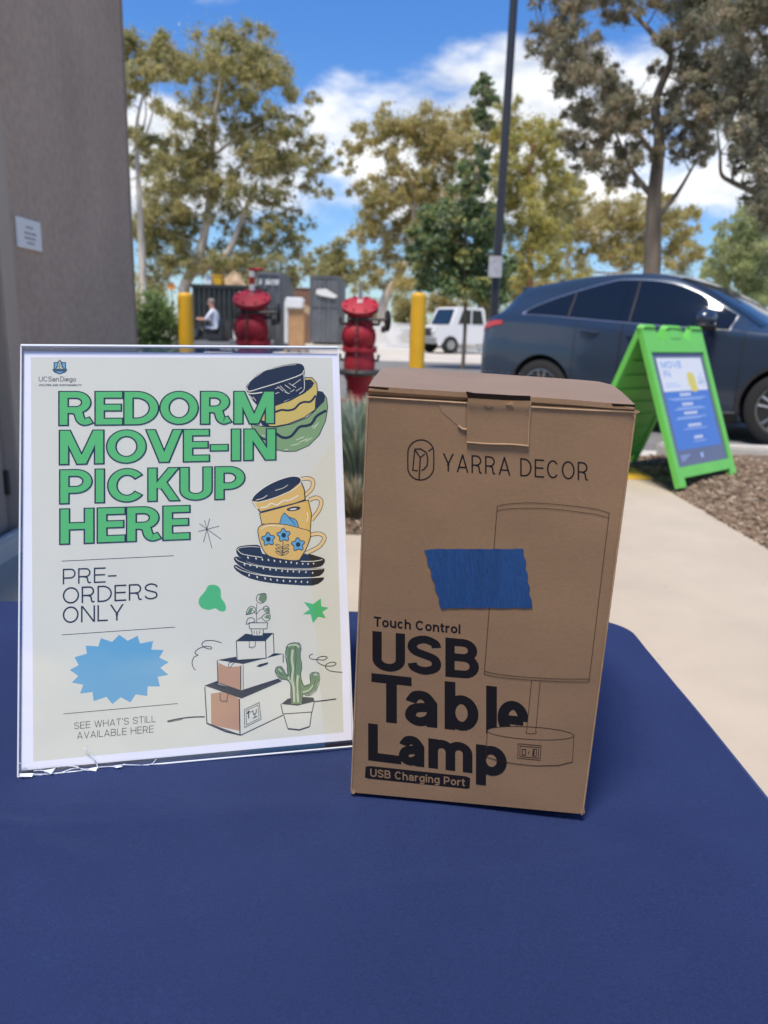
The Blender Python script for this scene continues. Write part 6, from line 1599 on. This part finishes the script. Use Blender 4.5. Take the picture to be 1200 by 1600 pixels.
# white picket fence
def fence(p0, p1, ytop, Y, label):
    a, b_ = at(p0, ytop, Y), at(p1, ytop, Y); t_ = thing('picket_fence', (a[0], Y, -.016), label, 'fence', 'white fence panels in the far lot')
    n_ = int((b_[0] - a[0]) / .13)
    for i in range(n_ + 1):
        xx = a[0] + .13 * i; MB().prism([(xx, Y, .02), (xx + .085, Y, .02), (xx + .085, Y, a[2] - .05), (xx + .0425, Y, a[2]), (xx, Y, a[2] - .05)], (0, .02, 0)).build('picket', M_white, t_)
    for zz in (.25, a[2] - .25): MB().box((a[0] - .05, Y + .0205, zz), (b_[0] + .05, Y + .06, zz + .09)).build('rail', M_white, t_)
    for xx in (a[0], b_[0]): MB().bbox((xx - .05, Y + .0605, -.016), (xx + .05, Y + .16, a[2] + .05), .01).build('post', M_white, t_)
fence(583, 650, 503, 35.5, 'white picket fence panel between the red valve and the bollard')
fence(716, 768, 505, 35.0, 'white picket fence panel running behind the car tail')
# white pickup
def pickup():
    gp_ = on_z(702, 553, -.016); Y = gp_[1]
    t_ = thing('pickup_truck', (gp_[0] - .25, Y, -.016), 'white pickup truck with dark windscreen by the picket fence', 'truck')
    s_ = 1.0
    M_w = mat('white_car_paint', (.72, .72, .71), .35, coat=.6)
    prof = [(-1.05, .45), (-1.05, 1.15), (-.98, 1.2), (-.35, 1.25), (-.05, 1.95), (.10, 2.02), (1.2, 2.02), (1.32, 1.95), (1.45, 1.28), (3.3, 1.28), (3.36, 1.2), (3.36, .5), (2.9, .45)]
    ang = math.radians(-62)
    def L2(x, y, z): return (x * math.cos(ang) - y * math.sin(ang), x * math.sin(ang) * -1 * -1 + y * math.cos(ang), z)
    def place(o): o.rotation_euler = (0, 0, 0)
    B_, Lt = np.array([.90, .44]), np.array([.44, -.90])
    og = gp_[:2] + .35 * B_ - .9 * Lt
    def P(x, y, z):       # local x back, y towards the near side
        return (og[0] + x * B_[0] + y * Lt[0], og[1] + x * B_[1] + y * Lt[1], z - .016)
    b_ = MB(); b_.prism([P(x, -.95, z) for x, z in prof], np.array(P(0, .95, 0)) - np.array(P(0, -.95, 0))); b_.build('body', M_w, t_)
    def q4(name, pts, m, par=t_): return MB().prism([P(*p) for p in pts], (np.array(P(0, -.99, 0)) - np.array(P(0, -.975, 0)))).build(name, m, par)
    for s2 in (-1, 1):
        e_ = np.array(P(0, s2 * .965, 0)) - np.array(P(0, s2 * .952, 0))
        MB().prism([P(x, s2 * .952, z) for x, z in ((.0, 1.3), (.22, 1.88), (.62, 1.9), (.62, 1.3))], e_).build('window', M_glass_car, t_)
        MB().prism([P(x, s2 * .952, z) for x, z in ((.70, 1.3), (.70, 1.9), (1.15, 1.88), (1.3, 1.3))], e_).build('window', M_glass_car, t_)
        MB().box((0, 0, 0), (.001, .001, .001)) 
        for wx in (-.35, 2.55):
            w_ = MB(); w_.lathe([(.2, -.12), (.36, -.11), (.385, -.06), (.385, .06), (.36, .11), (.2, .12)], P(wx, s2 * .90, .385), np.array(P(0, s2, 0)) - np.array(P(0, 0, 0)), n=24); wh_ = w_.build('wheel', M_tyre, t_, True)
            MB().lathe([(.2, .10), (.2, .125), (.05, .13)], P(wx, s2 * .90, .385), np.array(P(0, s2, 0)) - np.array(P(0, 0, 0)), n=16).build('rim', M_rim, wh_, True)
        hl = MB(); c_ = np.array(P(-1.06, s2 * .7, .95)); hl.ball(c_, (.15, .06, .09), 10, 6); hl.build('headlight', M_lamp, t_, True)
    fw = np.array(P(-.012, 0, .008)) - np.array(P(0, 0, 0))
    MB().prism([P(-.37, -.80, 1.27), P(-.37, .80, 1.27), P(-.085, .72, 1.91), P(-.085, -.72, 1.91)], fw).build('windscreen', M_wind, t_)
    MB().prism([P(-1.055, -.5, .75), P(-1.055, .5, .75), P(-1.055, .5, 1.08), P(-1.055, -.5, 1.08)], np.array(P(-.02, 0, 0)) - np.array(P(0, 0, 0))).build('grille', M_clad, t_)
    MB().prism([P(-1.06, -.95, .42), P(-1.06, .95, .42), P(-1.06, .95, .68), P(-1.06, -.95, .68)], np.array(P(-.1, 0, 0)) - np.array(P(0, 0, 0))).build('bumper', M_steel, t_)
pickup()
# utility cart and its driver
M_cart = mat('cart_grey', (.20, .20, .20), .5); M_shirt = mat('white_shirt', (.62, .64, .70), .85, var=.06, vscale=12); M_skin = mat('skin', (.46, .24, .16), .6); M_trous = mat('dark_trousers', (.03, .03, .04), .9); M_hair = mat('short_grey_hair', (.25, .2, .17), .9)
cp = at(331, 500, 23); cx, cy = cp[0], 23.0
ct = thing('utility_cart', (cx, cy, -.016), 'grey flatbed utility cart driven in front of the dumpster', 'cart')
MB().bbox((cx - .95, cy - .6, .32), (cx + 1.75, cy + .6, .50), .04).build('chassis', M_cart, ct)
MB().bbox((cx - 1.05, cy - .6, .5005), (cx - .62, cy + .6, .95), .08).build('nose', M_cart, ct, True)
MB().bbox((cx - .05, cy - .55, .5005), (cx + .45, cy + .55, .72), .05).build('seat', M_clad, ct, True)
MB().bbox((cx + .36, cy - .55, .7205), (cx + .46, cy + .55, 1.12), .04).build('backrest', M_clad, ct, True)
MB().bbox((cx + .62, cy - .6, .5005), (cx + 1.75, cy + .6, .56), .01).build('flat_bed', M_steel, ct)
MB().bbox((cx + .7, cy - .45, .5605), (cx + 1.2, cy + .2, .85), .02).build('cargo_crate', M_trim, ct)
MB().tube([(cx - .62, cy - .25, .93), (cx - .40, cy - .25, 1.02)], .02, 8).build('steering_column', M_dark, ct, True)
stw = MB(); stw.tube([np.array([cx - .39, cy - .25, 1.03]) + .17 * (math.cos(w_) * np.array([0, 1, 0]) + math.sin(w_) * np.array([.45, 0, .89])) for w_ in np.linspace(0, 2 * PI, 21)], .014, 6); stw.build('steering_wheel', M_dark, ct, True)
for wx in (cx - .62, cx + 1.2):
    for s2 in (-1, 1):
        w_ = MB(); w_.lathe([(.12, -.1), (.24, -.1), (.265, -.06), (.265, .06), (.24, .1), (.12, .1)], (wx, cy + s2 * .55, .25), (0, s2, 0), n=22); wh_ = w_.build('wheel', M_tyre, ct, True)
        MB().lathe([(.12, .08), (.12, .104), (.03, .106)], (wx, cy + s2 * .55, .25), (0, s2, 0), n=14).build('rim', M_rim, wh_, True)
wsn = MB(); wsn.prism([(cx - .78, cy - .5, .9505), (cx - .78, cy + .5, .9505), (cx - .60, cy + .5, 1.55), (cx - .60, cy - .5, 1.55)], (-.01, 0, 0)); wsn.build('windshield', mat('cart_windshield', (.05, .09, .12), .1, spec=.7), ct)
def person():
    t_ = thing('person', (cx + .12, cy - .25, .72), 'person in white shirt seated at the wheel of the utility cart', 'person')
    X, Y = cx + .14, cy - .25
    J = dict(pel=(X + .05, Y, .80), spine=(X + .04, Y, 1.02), chest=(X - .03, Y, 1.24), neck=(X - .06, Y, 1.40), head0=(X - .09, Y, 1.50), head1=(X - .10, Y, 1.64),
             shL=(X - .03, Y - .18, 1.34), elL=(X - .20, Y - .25, 1.10), waL=(X - .42, Y - .16, 1.10), haL=(X - .50, Y - .10, 1.13),
             shR=(X - .03, Y + .18, 1.34), elR=(X - .20, Y + .24, 1.10), waR=(X - .42, Y + .14, 1.12), haR=(X - .50, Y + .08, 1.15),
             hiL=(X + .02, Y - .10, .80), knL=(X - .42, Y - .12, .86), anL=(X - .50, Y - .12, .60), toL=(X - .64, Y - .12, .55),
             hiR=(X + .02, Y + .10, .80), knR=(X - .42, Y + .12, .86), anR=(X - .50, Y + .12, .60), toR=(X - .64, Y + .12, .55))
    Rr = dict(pel=.15, spine=.145, chest=.16, neck=.062, head0=.085, head1=.092, shL=.075, shR=.075, elL=.05, elR=.05, waL=.034, waR=.034, haL=.04, haR=.04, hiL=.10, hiR=.10, knL=.07, knR=.07, anL=.05, anR=.05, toL=.045, toR=.045)
    Ed = [('pel', 'spine'), ('spine', 'chest'), ('chest', 'neck'), ('neck', 'head0'), ('head0', 'head1')] + [(a + s, b_ + s) if a != 'chest' and a != 'pel' else (a, b_ + s) for s in 'LR' for a, b_ in (('chest', 'sh'), ('sh', 'el'), ('el', 'wa'), ('wa', 'ha'), ('pel', 'hi'), ('hi', 'kn'), ('kn', 'an'), ('an', 'to'))]
    names = list(J); me = bpy.data.meshes.new('figure')
    me.from_pydata([J[n_] for n_ in names], [(names.index(a), names.index(b_)) for a, b_ in Ed], [])
    o = bpy.data.objects.new('figure', me); COL.objects.link(o)
    o.modifiers.new('skin', 'SKIN'); 
    for n_, v in zip(names, me.skin_vertices[0].data): v.radius = (Rr[n_], Rr[n_]); v.use_root = n_ == 'pel'
    ss_ = o.modifiers.new('sub', 'SUBSURF'); ss_.levels = 2; ss_.render_levels = 2
    dg = bpy.context.evaluated_depsgraph_get(); m2 = bpy.data.meshes.new_from_object(o.evaluated_get(dg)); bpy.data.objects.remove(o)
    m2.materials.clear()
    for m_ in (M_skin, M_shirt, M_trous): m2.materials.append(m_)
    for p_ in m2.polygons:
        c = p_.center; arm = c[0] < X - .22 and c[2] > 1.0
        p_.material_index = 0 if (c[2] > 1.40 or arm) else (1 if c[2] > .86 and c[0] > X - .25 else 2)
        p_.use_smooth = True
    b_ = bpy.data.objects.new('body', m2); link(b_, t_)
    MB().ball((X - .085, Y, 1.615), (.10, .088, .085), 14, 10).build('hair', M_hair, t_, True)
    hd_ = MB(); hd_.ball((X - .195, Y, 1.555), (.022, .016, .024), 8, 6); hd_.build('nose', M_skin, t_, True)
person()
